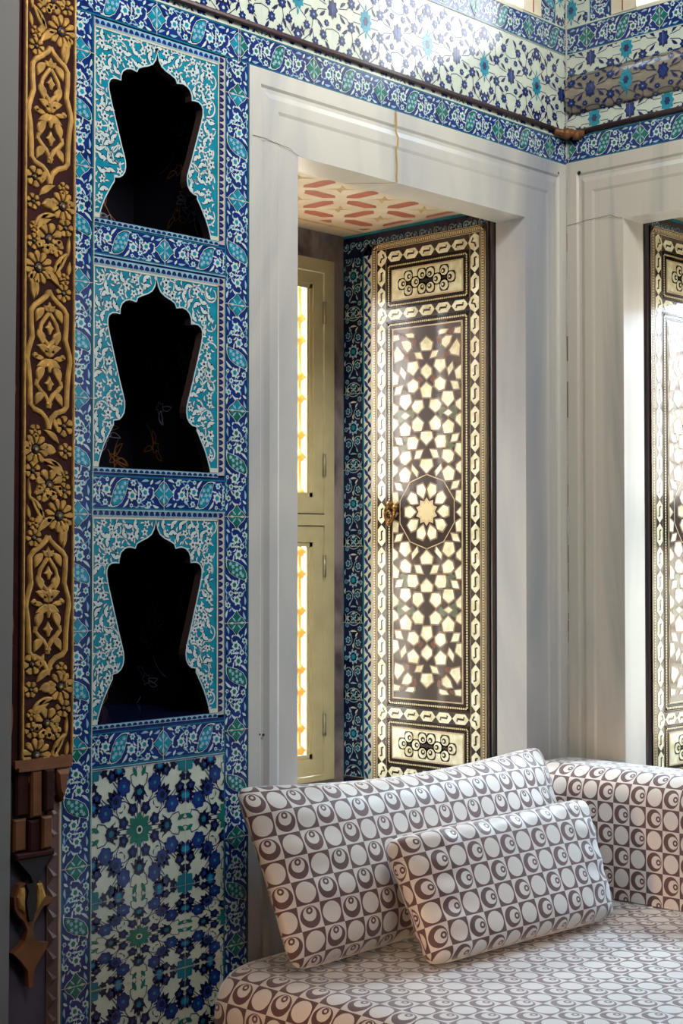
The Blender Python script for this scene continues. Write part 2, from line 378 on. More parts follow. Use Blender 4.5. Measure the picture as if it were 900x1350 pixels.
# ---- rosette tile (half size .14)
def flower_blue(x, y, r, k='blue', k2='navy', rot=0., n=7, lay=2):
    return [(blob(x,y,r*1.12,n+1,.11,rot),lay,k2),(blob(x,y,r*.7,n,.12,rot),lay+1,'blue'),(blob(x,y,r*.22,5,.1),lay+2,'turq')]
def palmette(x, y, r, ang, k='navy', k2='blue', k3='turq', lay=2):
    out = []
    for a, l in ((-1.9,.62),(-1.15,.85),(-.5,1.),(0,1.15),(.5,1.),(1.15,.85),(1.9,.62)):
        out.append((leaf(x+math.cos(ang+a)*r*l*.5,y+math.sin(ang+a)*r*l*.5,ang+a,r*l,r*.5),lay,k))
    out += [(blob(x,y,r*.5,8,.1),lay+1,k2),(blob(x+math.cos(ang)*r*.1,y+math.sin(ang)*r*.1,r*.26,5,.1),lay+2,k3)]
    return out
def rosette_tile(H=.13, ground='cream'):
    T = [(rect(-H,H,-H,H),0,ground)]
    s = .000345
    oct_ = []
    P_ = lambda r, a: (r*s*math.sin(math.radians(a)), r*s*math.cos(math.radians(a)))
    def st(a, b, bend=0):
        (x0,y0),(x1,y1) = P_(*a),P_(*b); mx, my = (x0+x1)/2+bend*(y1-y0), (y0+y1)/2-bend*(x1-x0)
        oct_.append((stroke([(x0,y0),((x0+mx)/2+(mx-(x0+x1)/2)*.25,(y0+my)/2+(my-(y0+y1)/2)*.25),(mx,my),((x1+mx)/2,(y1+my)/2),(x1,y1)],.0022),1,'ink'))
    x, y = P_(135,22.5); oct_ += [(blob(x,y,.0125,5,.16,rot=.3),2,'navy'),(blob(x,y,.005,5,.1),3,'blue')]
    st((40,10),(235,0),.06); st((50,22),(120,22),0); st((150,24),(255,45),-.15); st((150,20),(285,26),.12); st((240,3),(330,12),.2); st((270,45),(360,35),-.3); st((300,25),(400,33),.15); st((330,12),(376,3),-.2)
    x, y = P_(292,25); oct_ += flower_blue(x,y,.0165,'blue','cobalt',rot=.4,n=5); oct_.append((leaf(x-.003,y-.014,1.2,.02,.008),1,'blue'))
    x, y = P_(395,33); oct_ += [(blob(x,y,.0125,5,.16),2,'navy'),(blob(x,y,.005,5,.1),3,'blue')]
    x, y = P_(345,6); oct_.append((leaf(x,y,1.1,.024,.010),2,'green')); x, y = P_(450,38)
    oct_.append((blob(x,y,.009,5,.25),2,'navy'))
    x, y = P_(210,17); oct_.append((leaf(x,y,2.2,.013,.003,.003),2,'ink')); x, y = P_(235,36); oct_.append((leaf(x,y,.2,.014,.003,.003),2,'ink'))
    x, y = P_(190,40); oct_.append((leaf(x,y,1.7,.014,.003,.003),2,'ink')); x, y = P_(360,21); oct_.append((leaf(x,y,2.7,.014,.004,.002),2,'ink')); 
    oct_ += [t for t in palmette(.056,H-.002,.024,-pi/2)]
    for q in range(4):
        for mi in (False, True): T += xf(oct_,rot=q*pi/2,mir=mi)
        T += xf(palmette(0,.079,.025,-pi/2,'navy','navy','teal'),rot=q*pi/2)+xf(palmette(.062,.062,.028,pi/4,'navy','blue','navy'),rot=q*pi/2)
        T += xf([(blob(H,H,.026,8,.12),2,'teal')],rot=q*pi/2)
    T += [(blob(0,0,.030,8,.22),3,'green'),(blob(0,0,.0085,4,0),4,'cream'),(blob(0,0,.005,4,0),5,'navy')]
    T = [(clip(p,(-H,H,-H,H)),l,k) for p, l, k in T]; T = [t for t in T if len(t[0]) > 2]
    T += [(rect(-H,H,H-.001,H),6,'grout'),(rect(H-.001,H,-H,H),6,'grout')]
    return T
RT = rosette_tile()

# ---- frieze tile: white ground, turquoise palmettes (half width .12)
def frieze_tile(Hx=.1215, Hy=.114):
    T = [(rect(-Hx,Hx,-Hy,Hy),0,'cream')]; q = []
    def fl(x, y, r): return [(blob(x,y,r*1.08,7,.17,rot=random.random()),2,'ink'),(blob(x,y,r*.62,5,.2),3,'blue'),(blob(x,y,r*.2,4,.0),4,'pale')]
    q += fl(.054,.030,.0125)+fl(.030,.062,.010)+fl(.088,.072,.011)+fl(.060,.095,.010)+fl(.100,.040,.008)
    for x, y, a in ((.030,.030,2.2),(.078,.046,.6),(.046,.078,2.0),(.085,.018,-.7),(.018,.080,1.2),(.105,.095,.9),(.075,.108,2.4)): q.append((leaf(x,y,a,.027,.009,.002),2,'ink'))
    for p in ([(.008,.03),(.028,.045),(.030,.062),(.018,.09)],[(.02,.012),(.045,.012),(.054,.03),(.075,.045),(.088,.072),(.105,.085)],[(.03,.062),(.05,.07),(.060,.095),(.08,.11)],[(.054,.03),(.07,.012),(.1,.006)],[(.088,.072),(.1,.055),(.1215,.05)],[(.0,.11),(.02,.1),(.046,.078),(.054,.03)]):
        q.append((stroke(p,.0023),1,'ink'))
    for mx in (False, True):
        for rot in (0, pi): T += xf(q,rot=rot,mir=mx)
    for sgn in (1,-1):
        T += [(blob(0,sgn*.092,.018,8,.15,sx=.8,sy=1.),2,'ink'),(blob(0,sgn*.092,.011,8,.15,sx=.8),3,'blue'),(blob(0,sgn*.092,.004,5,0),4,'white')]
        T += [(blob(sgn*Hx,0,.021,8,.15,sx=.8,sy=1.1),2,'ink'),(blob(sgn*Hx,0,.014,8,.15,sx=.8,sy=1.1),3,'blue')]
    T += [(blob(0,0,.026,10,.14,sx=.78,sy=1.1),2,'turq'),(blob(0,0,.011,6,.2,sx=.8),3,'ink'),(leaf(0,.036,1.57,.02,.006),2,'turq'),(leaf(0,-.036,1.57,.02,.006),2,'turq')]
    T = [(clip(p,(-Hx,Hx,-Hy,Hy)),l,k) for p, l, k in T]; T = [t for t in T if len(t[0]) > 2]
    T += [(rect(Hx-.0006,Hx,-Hy,Hy),5,'grout')]
    return T
FT = frieze_tile()
def frieze_run(mb, u0, u1, v0, v1, uc, vc, swap=None, step=.243):
    i0 = int(math.floor((u0-uc)/step-.5)); i1 = int(math.ceil((u1-uc)/step+.5))
    for i in range(i0, i1+1): place(mb, FT, uc+i*step, vc, R=(u0,u1,v0,v1), swap=swap)

# ---- reveal tile: navy ground, cream arabesque (.087 x .27)
def arabesque_tile(Wd=.087, Hh=.27, ground='navy'):
    T = [(rect(0,Wd,0,Hh),0,ground)]; c = Wd/2; q = []
    def f(x, y, r, n=6): return [(blob(x,y,r,n,.2,rot=random.random()),2,'pale'),(blob(x,y,r*.66,n,.1),3,'navy'),(blob(x,y,r*.4,5,.1),4,'turq')]
    for x, y, r in ((.022,.082,.010),(.062,.090,.010),(.020,.188,.010),(.064,.180,.010),(.075,.128,.007),(.012,.130,.007),(.07,.225,.008),(.016,.235,.007),(.016,.04,.007),(.07,.045,.007)): q += f(x,y,r)
    q += f(c,.135,.021,9)+f(c,.0,.014,8)+f(c,.27,.014,8)
    for x, y, a, L in ((c,.05,0,.03),(c,.215,0,.03),(.03,.06,1.,.02),(.06,.065,2.,.02),(.03,.21,2.2,.02),(.058,.205,.9,.02),(c,.10,1.57,.018),(c,.17,1.57,.018),(.078,.105,1.5,.02),(.008,.16,1.5,.02),(.008,.1,1.5,.02),(.08,.155,1.5,.02),(c,.028,.3,.02),(c,.243,.2,.02),(.02,.015,.7,.02),(.068,.255,.7,.02),(.068,.015,2.4,.02),(.02,.255,2.4,.02)):
        q.append((leaf(x,y,a,L,.006,.002),2,'pale' if random.random()<.5 else 'cream'))
    for p in (arc(c,.0,.036,0,pi),arc(c,.27,.036,pi,2*pi),arc(.022,.082,.018,-1,2.2),arc(.064,.18,.018,1.9,5.),arc(.062,.09,.017,1,4.2),arc(.02,.188,.017,-2,1.3)): q.append((stroke(p,.0024),1,'pale'))
    T += q
    T = [(clip(p,(0,Wd,0,Hh)),l,k) for p, l, k in T]; T = [t for t in T if len(t[0]) > 2]
    T += [(rect(0,Wd,-.0008,.0008),5,'grout'),(rect(Wd-.003,Wd,0,Hh),4,'teal'),(rect(0,.003,0,Hh),4,'teal')]
    return T
AT = arabesque_tile()

# ==================================================================== STRUCTURE
b = MB(); b.box(-5.2,.84,-4.6,.84,-.1,0,'floor'); b.build('floor', kind='structure', label='plain dark floor under the divan')
b = MB(); b.box(-5.2,.4,-4.6,.4,4.2,4.3,'dimwall'); b.build('ceiling', kind='structure', label='room ceiling above the tile friezes')
b = MB(); b.box(-5.2,1.1,-4.7,-4.6,0,4.2,'dimwall'); b.build('wall_back', kind='structure', label='plain wall behind the viewpoint')
b = MB(); b.box(-5.3,-5.2,-4.6,1.1,0,4.2,'dimwall'); b.build('wall_side', kind='structure', label='plain wall at the far left side of the room')

# wall with the niches (plane y = 0): masonry with holes for the window recess and the upper window
b = MB()
b.box(-5.2,-1.945,.03,1.1,0,4.2,'dimwall')
b.box(-1.945,-1.28,.34,1.1,0,4.2,'dimwall')
b.box(-1.28,-1.17,.03,1.1,0,4.2,'dimwall')
b.box(-1.17,-.15,.03,.84,0,.745,'marble'); b.box(-1.17,-.15,.03,.84,2.53,3.05,'dimwall')
b.box(-.15,.10,.03,.84,0,3.05,'dimwall'); b.box(-.15,.10,.03,.36,3.05,4.2,'dimwall')
b.box(-1.17,-1.1,.03,.36,3.05,4.2,'dimwall'); b.box(-1.1,-.15,.03,.36,3.95,4.2,'dimwall')
b.box(-1.945,-1.28,.012,.03,2.64,4.2,'dimwall'); b.box(-1.945,-1.28,.012,.03,0,1.12,'dimwall')
WL = b.build('wall_left', kind='structure', label='wall clad in blue tiles with three niches and a marble-framed window')
b = MB()
b.box(.03,1.1,-.16,-.15,0,3.0,'dimwall') if False else None
b.box(.10,.84,-.15,.03,0,3.05,'dimwall'); b.box(.03,.1,-.15,.03,0,4.2,'dimwall')
b.box(.03,.84,-1.15,-.15,0,.745,'marble'); b.box(.03,.84,-1.15,-.15,2.53,3.05,'dimwall')
b.box(.03,.84,-1.6,-1.15,0,3.05,'dimwall'); b.box(.03,.36,-1.15,-.15,3.95,4.2,'dimwall'); b.box(.03,.36,-4.6,-1.15,3.05,4.2,'dimwall')
b.box(.03,1.1,-4.6,-1.6,0,3.05,'dimwall')
WR = b.build('wall_right', kind='structure', label='wall on the right of the corner with tiled frieze and marble window frame')

# ---- tiles of wall_left
def swR(i):  # cartouche glaze of the right border, counted from the bottom
    return GREEN if i in (0,1,2,3,4,5,10) else None
b = MB(O=(-1.28,0,0)); base = 0
border_run(b, 0, .112, pi/2, 2.643-.112, 0, swaps=lambda i: GREEN if i < 7 or i == 10 else None)
b.box(-1.355,-1.28,.0003,.03,.1,2.643,'cobalt'); b.build('tile_border', WL, label='upright band of cobalt border tiles beside the marble window frame')
b = MB(O=(-1.73,0,0)); border_run(b, 0, .11, pi/2, 2.643-.11, .0, swaps=lambda i: GREEN if i < 4 else None)
b.box(-1.805,-1.73,.0003,.03,.1,2.643,'cobalt')
b.poly(rect(-.0012,.0012,.1,2.64),8,'grout'); b.build('tile_border', WL, label='upright band of cobalt border tiles beside the gilded post')
def topborder(b, u0, u1, v0, k=None):
    border_run(b, u0, v0, 0, u1-u0, .0, swaps=lambda i: k); b.poly(rect(u0,u1,v0+BW,v0+BW+.0045),3,'cream')
b = MB(O=(0,0,0)); border_run(b, -1.805, 2.6435, 0, .495, (.245-(.495-.245)) if False else .0, swaps=lambda i: None)
border_run(b, -1.31, 2.6435, 0, 1.31, 0, swaps=lambda i: GREEN); b.poly(rect(-1.8,0,2.7185,2.7225),4,'cream')
b.box(-1.805,-.0005,.0003,.03,2.643,2.7225,'cobalt'); b.build('tile_border', WL, label='long band of border tiles with green cartouches above the marble frame')
b = MB(O=(0,0,0)); frieze_run(b,-1.8,-.0005,2.7225,2.742,-.39-.12,2.7225-.03)
frieze_run(b,-1.8,-.0005,2.742,2.968,-.39,2.848)
b.box(-1.8,-.0005,.0003,.03,2.7225,2.968,'cream'); b.build('flower_tile_frieze', WL, label='white tiles with small blue flowers and turquoise palmettes high on the wall')
b = MB(); b.tube([(-1.785,-.004,2.7375),(-.01,-.004,2.7375)],.0075,'rail',8); b.tube([(-1.785,-.009,2.7345),(-.01,-.009,2.7345)],.0035,'rail',6)
b.build('trim_11', smooth=True, kind='structure', label='thin dark brown rail crossing the tile frieze of the left wall')
b = MB(O=(0,0,0)); border_run(b,-1.8,2.9705,0,1.8,.1,swaps=lambda i: GREEN,wscale=1.04); b.poly(rect(-1.8,0,2.968,2.9705),3,'grout'); b.poly(rect(-1.8,0,3.0475,3.052),3,'cream')
b.box(-1.8,-.0005,.0003,.03,2.968,3.052,'cobalt'); b.build('tile_border', WL, label='uppermost band of border tiles under the upper window')
# corner strips above
b = MB(O=(-.0,0,0)); border_run(b,-.052,3.052,pi/2,.9,.06); frieze_run(b,-.050,-.0005,3.052,3.95,-.03,3.15)
b.box(-.127,-.0005,.0003,.03,3.052,3.95,'cream'); b.build('tile_border', WL, label='narrow upright tiles in the corner left of the seam')
# flower tiles under the niches
b = MB(O=(0,0,0))
def rosettes(b, rows):
    for zc, h in rows:
        place(b, RT, -1.60, zc, R=(-1.73,-1.47,zc-h/2,zc+h/2), sy=h/.26)
        place(b, RT, -1.34, zc, R=(-1.47,-1.355,zc-h/2,zc+h/2), sy=h/.26)
rosettes(b, [(.901,.277),(.672,.18+0.0),(.45,.26),(.2,.24)])
b.box(-1.73,-1.355,.0003,.03,.1,1.04,'cream')
b.build('flower_tile_panel', WL, label='white tiles with blue rosettes below the lowest niche')
# horizontal bands between niches
for z0, z1, nm in ((2.135,2.2,'between the top and middle niches'),(1.592,1.665,'between the middle and bottom niches'),(1.045,1.118,'under the bottom niche')):
    b = MB(O=(0,0,0)); hh = (z1-z0)/BW
    border_run(b,-1.73,z0,0,.375,.05,wscale=hh)
    b.box(-1.73,-1.355,.0003,.03,z0-.006,z1+.006,'cobalt'); b.poly(rect(-1.73,-1.355,z0-.003,z0-.0005),7,'pale')
    b.build('tile_border', WL, label='short band of cobalt border tiles '+nm)

# ---- the three niches
OUT = [(0,0),(.0065,-.024),(.031,-.041),(.0545,-.0505),(.058,-.060),(.077,-.0575),(.0965,-.067),(.1005,-.089),(.125,-.092),(.133,-.1015),(.128,-.131),(.1135,-.180),(.101,-.224),(.088,-.275),(.0855,-.287),(.0965,-.3145),(.114,-.3225),(.122,-.3315),(.1345,-.358),(.1485,-.387),(.158,-.422)]
def smooth_outline():
    # scalloped arch: arcs between cusps
    P = [(0,0),(.004,-.018),(.0115,-.030),(.024,-.038),(.040,-.044),(.052,-.050),(.0565,-.060),(.064,-.0585),(.074,-.057),(.086,-.0605),(.095,-.068),(.0995,-.078),(.1005,-.091),(.110,-.090),(.121,-.091),(.129,-.096),(.133,-.105),(.1325,-.118),(.128,-.138),(.121,-.162),(.1135,-.188),(.106,-.214),(.099,-.238),(.092,-.260),(.087,-.277),(.0862,-.290),(.0885,-.303),(.095,-.313),(.104,-.319),(.117,-.3215),(.1165,-.330),(.124,-.342),(.133,-.358),(.1415,-.374),(.149,-.392),(.1545,-.408),(.158,-.422)]
    return P
SO = smooth_outline()
def inside(px, py, poly):
    c = False; n = len(poly); j = n-1
    for i in range(n):
        xi, yi = poly[i]; xj, yj = poly[j]
        if (yi > py) != (yj > py) and px < (xj-xi)*(py-yi)/(yj-yi)+xi: c = not c
        j = i
    return c
def niche(zt, zb, apex, bot, label, seed, scallop_top=True):
    rnd = random.Random(seed)
    k = (apex-bot)/.422
    cxn = -1.557
    R_ = [(cxn+a, apex+c*k) for a, c in SO]; L_ = [(cxn-a, apex+c*k) for a, c in SO]
    hole = L_[::-1]+R_[1:]                                  # bottom-left over apex to bottom-right
    x0, x1 = -1.729, -1.375
    root = empty('wall_niche', (0,0,0), label=label, cat='niche', group='scalloped wall niches')
    b = MB(O=(0,0,0), base=.0)
    zbb = bot
    plate = [(x0,zbb),(x0,zt),(x1,zt),(x1,zbb)]+hole[::-1]
    b.prism(plate, -.022, .0, 'turq', 'umber')
    # filling: scrolls, blossoms, leaves, kept clear of the opening
    holeb = hole
    def ok(x, y, r):
        if not (x0+r < x < x1-r and zbb+.003 < y < zt-r): return False
        for i in range(8):
            if inside(x+r*math.cos(i*pi/4), y+r*math.sin(i*pi/4), holeb): return False
        return True
    spots = []
    for _ in range(2600):
        x = rnd.uniform(x0, cxn); y = rnd.uniform(zbb, zt)
        rr = rnd.choice((.0070,.0085))
        if ok(x,y,rr+.003) and all(math.hypot(x-a,y-c) > .0185 for a, c, _r in spots): spots.append((x,y,rr))
    both = []
    for x, y, r in spots:
        both += [(x,y,r,1),(2*cxn-x,y,r,-1)]
    # arcs (vine scrolls)
    cen = []
    for _ in range(900):
        x = rnd.uniform(x0+.01,cxn-.008); y = rnd.uniform(zbb,zt-.01)
        if ok(x,y,.010) and all(math.hypot(x-a,y-c) > .034 for a, c in cen): cen.append((x,y))
    def dstroke(pts, wd, key, lay):
        seg = []
        for p in pts+[None]:
            if p is not None and ok(p[0],p[1],.0032): seg.append(p)
            else:
                if len(seg) > 2: b.poly(stroke(seg,wd,wd*.6),lay,key)
                seg = []
    for x, y in cen:
        a0 = rnd.uniform(0,2*pi); r = rnd.uniform(.016,.026)
        A = arc(x,y,r,a0,a0+rnd.choice((-1,1))*rnd.uniform(3.6,5.2),14,.72)
        for pts in (A,[(2*cxn-p,q) for p, q in A]): dstroke(pts,.0066,'navy',.6); dstroke(pts,.0046,'white',1)
    for x, y, r, sgn in both:
        t = rnd.random()
        if t < .5:
            fr = rnd.random()*6
            b.poly(blob(x,y,r*1.22,5,.3,rot=fr),1.4,'navy'); b.poly(blob(x,y,r*1.08,5,.34,rot=fr),2,'white'); b.poly(blob(x,y,r*.34,4,.2),3,'navy')
        else:
            a = rnd.uniform(0,pi)
            b.poly(leaf(x,y,a,.031,.0145,.004),1.4,'navy'); b.poly(leaf(x,y,a,.028,.011,.004),2,'white'); b.poly(blob(x,y,.0018,4,0),3,'navy')
    taken = [(x,y) for x, y, r, s__ in both]
    for _ in range(2500):
        x = rnd.uniform(x0, cxn); y = rnd.uniform(zbb, zt)
        if ok(x,y,.0045) and all(math.hypot(x-a,y-c) > .0125 for a, c in taken):
            taken.append((x,y)); a = rnd.uniform(0,pi)
            for xx, aa in ((x,a),(2*cxn-x,pi-a)): b.poly(leaf(xx,y,aa,.0155,.0062,.002),1.7,'navy'); b.poly(leaf(xx,y,aa,.0135,.0044,.002),1.9,'white')
    # white rim along the scalloped opening and plain upper rim
    cx_, cy_ = cxn, (zt+zbb)/2
    off = []
    n = len(hole)
    for i, p in enumerate(hole):
        a = hole[max(i-1,0)]; c = hole[min(i+1,n-1)]; dx, dy = c[0]-a[0], c[1]-a[1]; d = math.hypot(dx,dy)+1e-9
        off.append((p[0]-dy/d*.0028, p[1]+dx/d*.0028))
    for i in range(n-1): b.poly([hole[i],hole[i+1],off[i+1],off[i]],4,'white')
    for sx_ in (x0+.0015, x1-.0015): b.poly(rect(sx_-.0015,sx_+.0015,zbb,zt),4,'cream')
    b.poly(rect(x0,x1,zt-.003,zt),4,'cream')
    for sx_ in ((x0,cxn-.157),(cxn+.157,x1)): b.poly(rect(sx_[0],sx_[1],zbb,zbb+.010),4.5,'cream')
    b.build('tile_surround', root)
    # scallop borders: right side and top
    b = MB(O=(0,0,0)); scallops(b,x1,-1.355,zbb,zt+.018,True,'ink'); b.poly(rect(x1,x1+.003,zbb,zt),4,'umber')
    b.box(x1,-1.355,.0002,.02,zbb-.006,zt+.018,'grout'); b.build('scallop_strip', root, label='narrow strip of dark scallops right of the opening')
    b = MB(O=(0,0,0)); b.box(-1.73,x1,.0002,.02,zt,zt+.018,'grout'); scallops(b,-1.73,x1,zt+.003,zt+.018,False,'blue' if seed == 1 else 'ink'); b.build('scallop_strip', root)
    b = MB(O=(0,0,0)); b.box(-1.729,-1.375,-.001,.33,bot-.012,bot+.0005,'navy'); scallops(b,-1.729,-1.375,bot-.011,bot-.001,False,'ink',lay=3); b.build('sill_tile', root)
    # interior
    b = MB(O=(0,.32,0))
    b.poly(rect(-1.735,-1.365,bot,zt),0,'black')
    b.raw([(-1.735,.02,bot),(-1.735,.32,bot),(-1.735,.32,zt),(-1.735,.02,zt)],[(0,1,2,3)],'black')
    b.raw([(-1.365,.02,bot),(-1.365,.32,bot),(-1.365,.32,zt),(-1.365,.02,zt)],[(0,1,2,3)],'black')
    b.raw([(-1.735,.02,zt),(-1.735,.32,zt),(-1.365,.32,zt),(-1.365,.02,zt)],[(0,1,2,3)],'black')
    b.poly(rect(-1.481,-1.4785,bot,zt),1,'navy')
    def spray(b, x, y, s_, key):
        a0 = rnd.uniform(-.6,.6); cxx = x+rnd.choice((-1,1))*.09
        b.poly(stroke(arc(cxx,y,.09*s_,a0 if cxx < x else pi+a0,(a0 if cxx < x else pi+a0)+rnd.choice((-1,1))*.9,8),.0024,.0012),1,key)
        for _ in range(3):
            a = rnd.uniform(0,6.28); q = leaf(x+.026*math.cos(a),y+.026*math.sin(a),a,.040*s_,.012,.004)
            b.poly(stroke(q+[q[0]],.0018),2,key)
        q = blob(x,y,.013*s_,5,.3); b.poly(stroke(q+[q[0]],.0018),2,key)
    for i in range(9):
        spray(b, rnd.uniform(-1.68,-1.24) if i < 0 else rnd.uniform(-1.66,-1.42), bot+rnd.uniform(.03,.17), 1, 'dimw' if i % 3 else 'dimg')
    b.build('niche_interior', root)
    b = MB(O=(-1.367,0,0), U=(0,1,0), V=(0,0,1), Nn=(-1,0,0))
    for i in range(7): spray(b, rnd.uniform(.06,.27), bot+rnd.uniform(.04,.30), .9, 'dimw' if i % 3 else 'dimg')
    b.build('painted_sprays', root)
    return root
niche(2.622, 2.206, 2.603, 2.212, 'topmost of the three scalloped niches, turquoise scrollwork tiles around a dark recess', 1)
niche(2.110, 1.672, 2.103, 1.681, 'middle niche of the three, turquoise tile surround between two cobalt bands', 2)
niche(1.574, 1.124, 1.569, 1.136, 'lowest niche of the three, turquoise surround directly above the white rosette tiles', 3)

# ---- tiles of wall_right (plane x = 0); u runs from the corner towards the viewer
def RB(**k): return MB(O=(0,0,0), U=(0,-1,0), V=(0,0,1), Nn=(-1,0,0), **k)
b = RB(); border_run(b,0.0005,2.6485,0,1.6,.235,swaps=lambda i: GREEN); b.poly(rect(0,1.6,2.7235,2.7255),3,'ink')
b.box(.0003,.03,-1.6,-.0005,2.646,2.727,'navy'); b.build('tile_border', WR, label='border tiles with green cartouches above the right marble frame')
b = RB(); frieze_run(b,.0005,1.6,2.727,2.79,.10,2.765); frieze_run(b,.0005,1.6,2.90,2.968,.21,2.945)
b.box(.0003,.03,-1.6,-.0005,2.727,2.968,'cream'); b.build('flower_tile_frieze', WR, label='white flower tiles above and below the shaded band')
b = RB(); border_run(b,.0005,2.9705,0,1.6,.17,swaps=lambda i: GREEN,wscale=1.04); b.poly(rect(0,1.6,2.968,2.9705),3,'cream'); b.poly(rect(0,1.6,3.0475,3.052),3,'cream')
b.box(.0003,.03,-1.6,-.0005,2.968,3.052,'navy'); b.build('tile_border', WR, label='uppermost border tiles on the right wall')
b = RB(); border_run(b,.160,3.052,pi/2,.9,.03); frieze_run(b,.0005,.078,3.052,3.95,.02,3.10)
b.box(.0003,.03,-.162,-.0005,3.052,3.95,'cream'); b.build('tile_border', WR, label='narrow upright tiles in the corner right of the seam')
b = MB(); b.tube([(-.004,-.01,2.7335),(-.004,-1.6,2.7335)],.0075,'rail',8); b.build('trim_12', smooth=True, kind='structure', label='thin dark brown rail under the shaded band of the right wall')
# shaded band of the frieze: shade put into taupe glaze, half-round body added
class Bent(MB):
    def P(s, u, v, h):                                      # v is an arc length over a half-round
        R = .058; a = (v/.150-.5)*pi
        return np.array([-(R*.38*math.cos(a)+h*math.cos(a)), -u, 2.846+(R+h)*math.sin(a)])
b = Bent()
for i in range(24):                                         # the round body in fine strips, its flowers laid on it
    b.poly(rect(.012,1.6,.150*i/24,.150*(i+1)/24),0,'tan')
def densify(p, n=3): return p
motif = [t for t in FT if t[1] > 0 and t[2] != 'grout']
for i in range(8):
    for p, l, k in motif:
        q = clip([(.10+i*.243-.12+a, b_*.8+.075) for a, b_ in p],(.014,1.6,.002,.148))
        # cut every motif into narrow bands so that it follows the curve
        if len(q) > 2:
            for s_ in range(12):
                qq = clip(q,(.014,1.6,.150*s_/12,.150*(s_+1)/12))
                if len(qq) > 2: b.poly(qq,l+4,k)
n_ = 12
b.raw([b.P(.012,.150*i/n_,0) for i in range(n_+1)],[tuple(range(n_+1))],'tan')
b.build('shade_band_ledge', WR, label='shaded band of blue flower tiles, its shade put into a half-round taupe body')
# metal cramp in the corner
root = empty('iron_cramp', (-.02,-.02,2.725), label='small rusty brown iron fitting in the corner where the rails meet', cat='metal fitting')
b = MB(); b.ball((-.012,-.004,.002),.017,'rust'); b.ball((.004,-.028,-.004),.014,'rust'); b.ball((.002,-.010,.006),.013,'rust'); b.tube([(-.05,.012,.004),(-.01,0,.004),(.012,-.05,-.002)],[.010,.012,.010],'rust',8); b.build('fitting_body', root, smooth=True)

# ---- marble frames
def marble_frame(mb, W0, z_out, oL, oR, z_in, bot, mk='marble'):
    """three-sided moulded frame, u from 0 (left) to W0, opening oL..oR, under z_in"""
    prof = [(0,.002),(.037,.002),(.043,-.003),(.052,-.003),(.066,.003),(.092,.003),(.100,.0)]
    Lw, Rw, Tw = oL, W0-oR, z_out-z_in
    prof_all = prof+[(None,.0)]
    def ring(d, h):
        if d is None: a, c, t = oL, oR, z_in
        else: a, c, t = d, W0-d, z_out-d
        return [(a,bot,h),(a,t,h),(c,t,h),(c,bot,h)]
    rings = [ring(*p) for p in prof_all]
    V = [mb.P(u,v,h) for r in rings for u, v, h in r]; F = []
    for i in range(len(rings)-1):
        for j in range(3): F.append((4*i+j,4*i+j+1,4*(i+1)+j+1,4*(i+1)+j))
    mb.raw(V, F, mk)
    # sides of the opening
    D = -.105
    V = [mb.P(u,v,h) for h in (0,D) for u, v in ((oL,bot),(oL,z_in),(oR,z_in),(oR,bot))]
    mb.raw(V, [(0,1,5,4),(1,2,6,5),(2,3,7,6)], 'marble')
    V = [mb.P(u,v,D) for u, v in ((oL,bot),(oL,z_in),(oR,z_in),(oR,bot),(oL-.08,bot),(oL-.08,z_in+.09),(oR+.07,z_in+.09),(oR+.07,bot))]
    mb.raw(V, [(0,1,5,4),(1,2,6,5),(2,3,7,6)], 'marble')
b = MB(O=(-1.28,0,0)); marble_frame(b,1.279,2.643,.162,1.077,2.457,.1)
T1 = b.build('trim_1', kind='structure', label='moulded white marble frame of the left window')
b = MB(O=(-1.28,0,0), step=.0005)
b.poly(stroke([(.010,2.478),(.05,2.478),(.075,2.474),(.13,2.470),(.145,2.462),(.162,2.457)],.0016),7.5,'crack')
b.build('hairline_crack', T1)
b = MB(O=(-1.28,0,0), step=.0005)
b.poly(stroke([(.516,2.642),(.518,2.61),(.515,2.59),(.524,2.575),(.523,2.555),(.517,2.54),(.521,2.50),(.519,2.47),(.521,2.457)],.007,.005),7.5,'ochre')
b.raw([(-1.28+.519,-.0002,2.4565),(-1.28+.524,-.0002,2.4565),(-1.28+.44,.105,2.4565),(-1.28+.434,.105,2.4565)],[(0,1,2,3)],'ochre')
b.build('filled_crack', T1, label='crack filled with ochre mortar')
b = MB(O=(-1.28,0,0)); b.poly(blob(1.236,2.612,.0035,4,0),9,'hole'); b.poly(blob(.035,1.075,.0025,4,0),9,'hole'); b.poly(blob(.046,1.073,.0035,4,0,sx=1.3),9,'hole'); b.build('drill_hole', T1)
b = RB(); marble_frame(b,1.31,2.648,.196,1.11,2.457,.1,'marble_b')
T2 = b.build('trim_2', kind='structure', label='moulded white marble frame of the right window')
b = RB(); b.poly(blob(.048,2.612,.006,4,0),9,'hole'); b.build('drill_hole', T2)
b = RB(); b.poly(stroke([(0,2.462),(.07,2.468),(.155,2.472),(.18,2.460),(.196,2.457)],.0016),9,'crack'); b.build('hairline_crack', T2)
b = MB(O=(-.006,-.006,0),U=(.7071,-.7071,0),V=(0,0,1),Nn=(-.7071,-.7071,0))
z = .1
while z < 2.64:
    h = random.uniform(.02,.12); ww = random.uniform(.0008,.0022); b.poly(rect(-ww,ww,z,min(2.64,z+h)),1,'crack' if random.random()<.35 else 'grout'); z += h+.002
b.poly(rect(-.0026,.0026,2.66,3.9),2,'grout')
b.build('trim_3', kind='structure', label='rough mortar seam running up the corner')

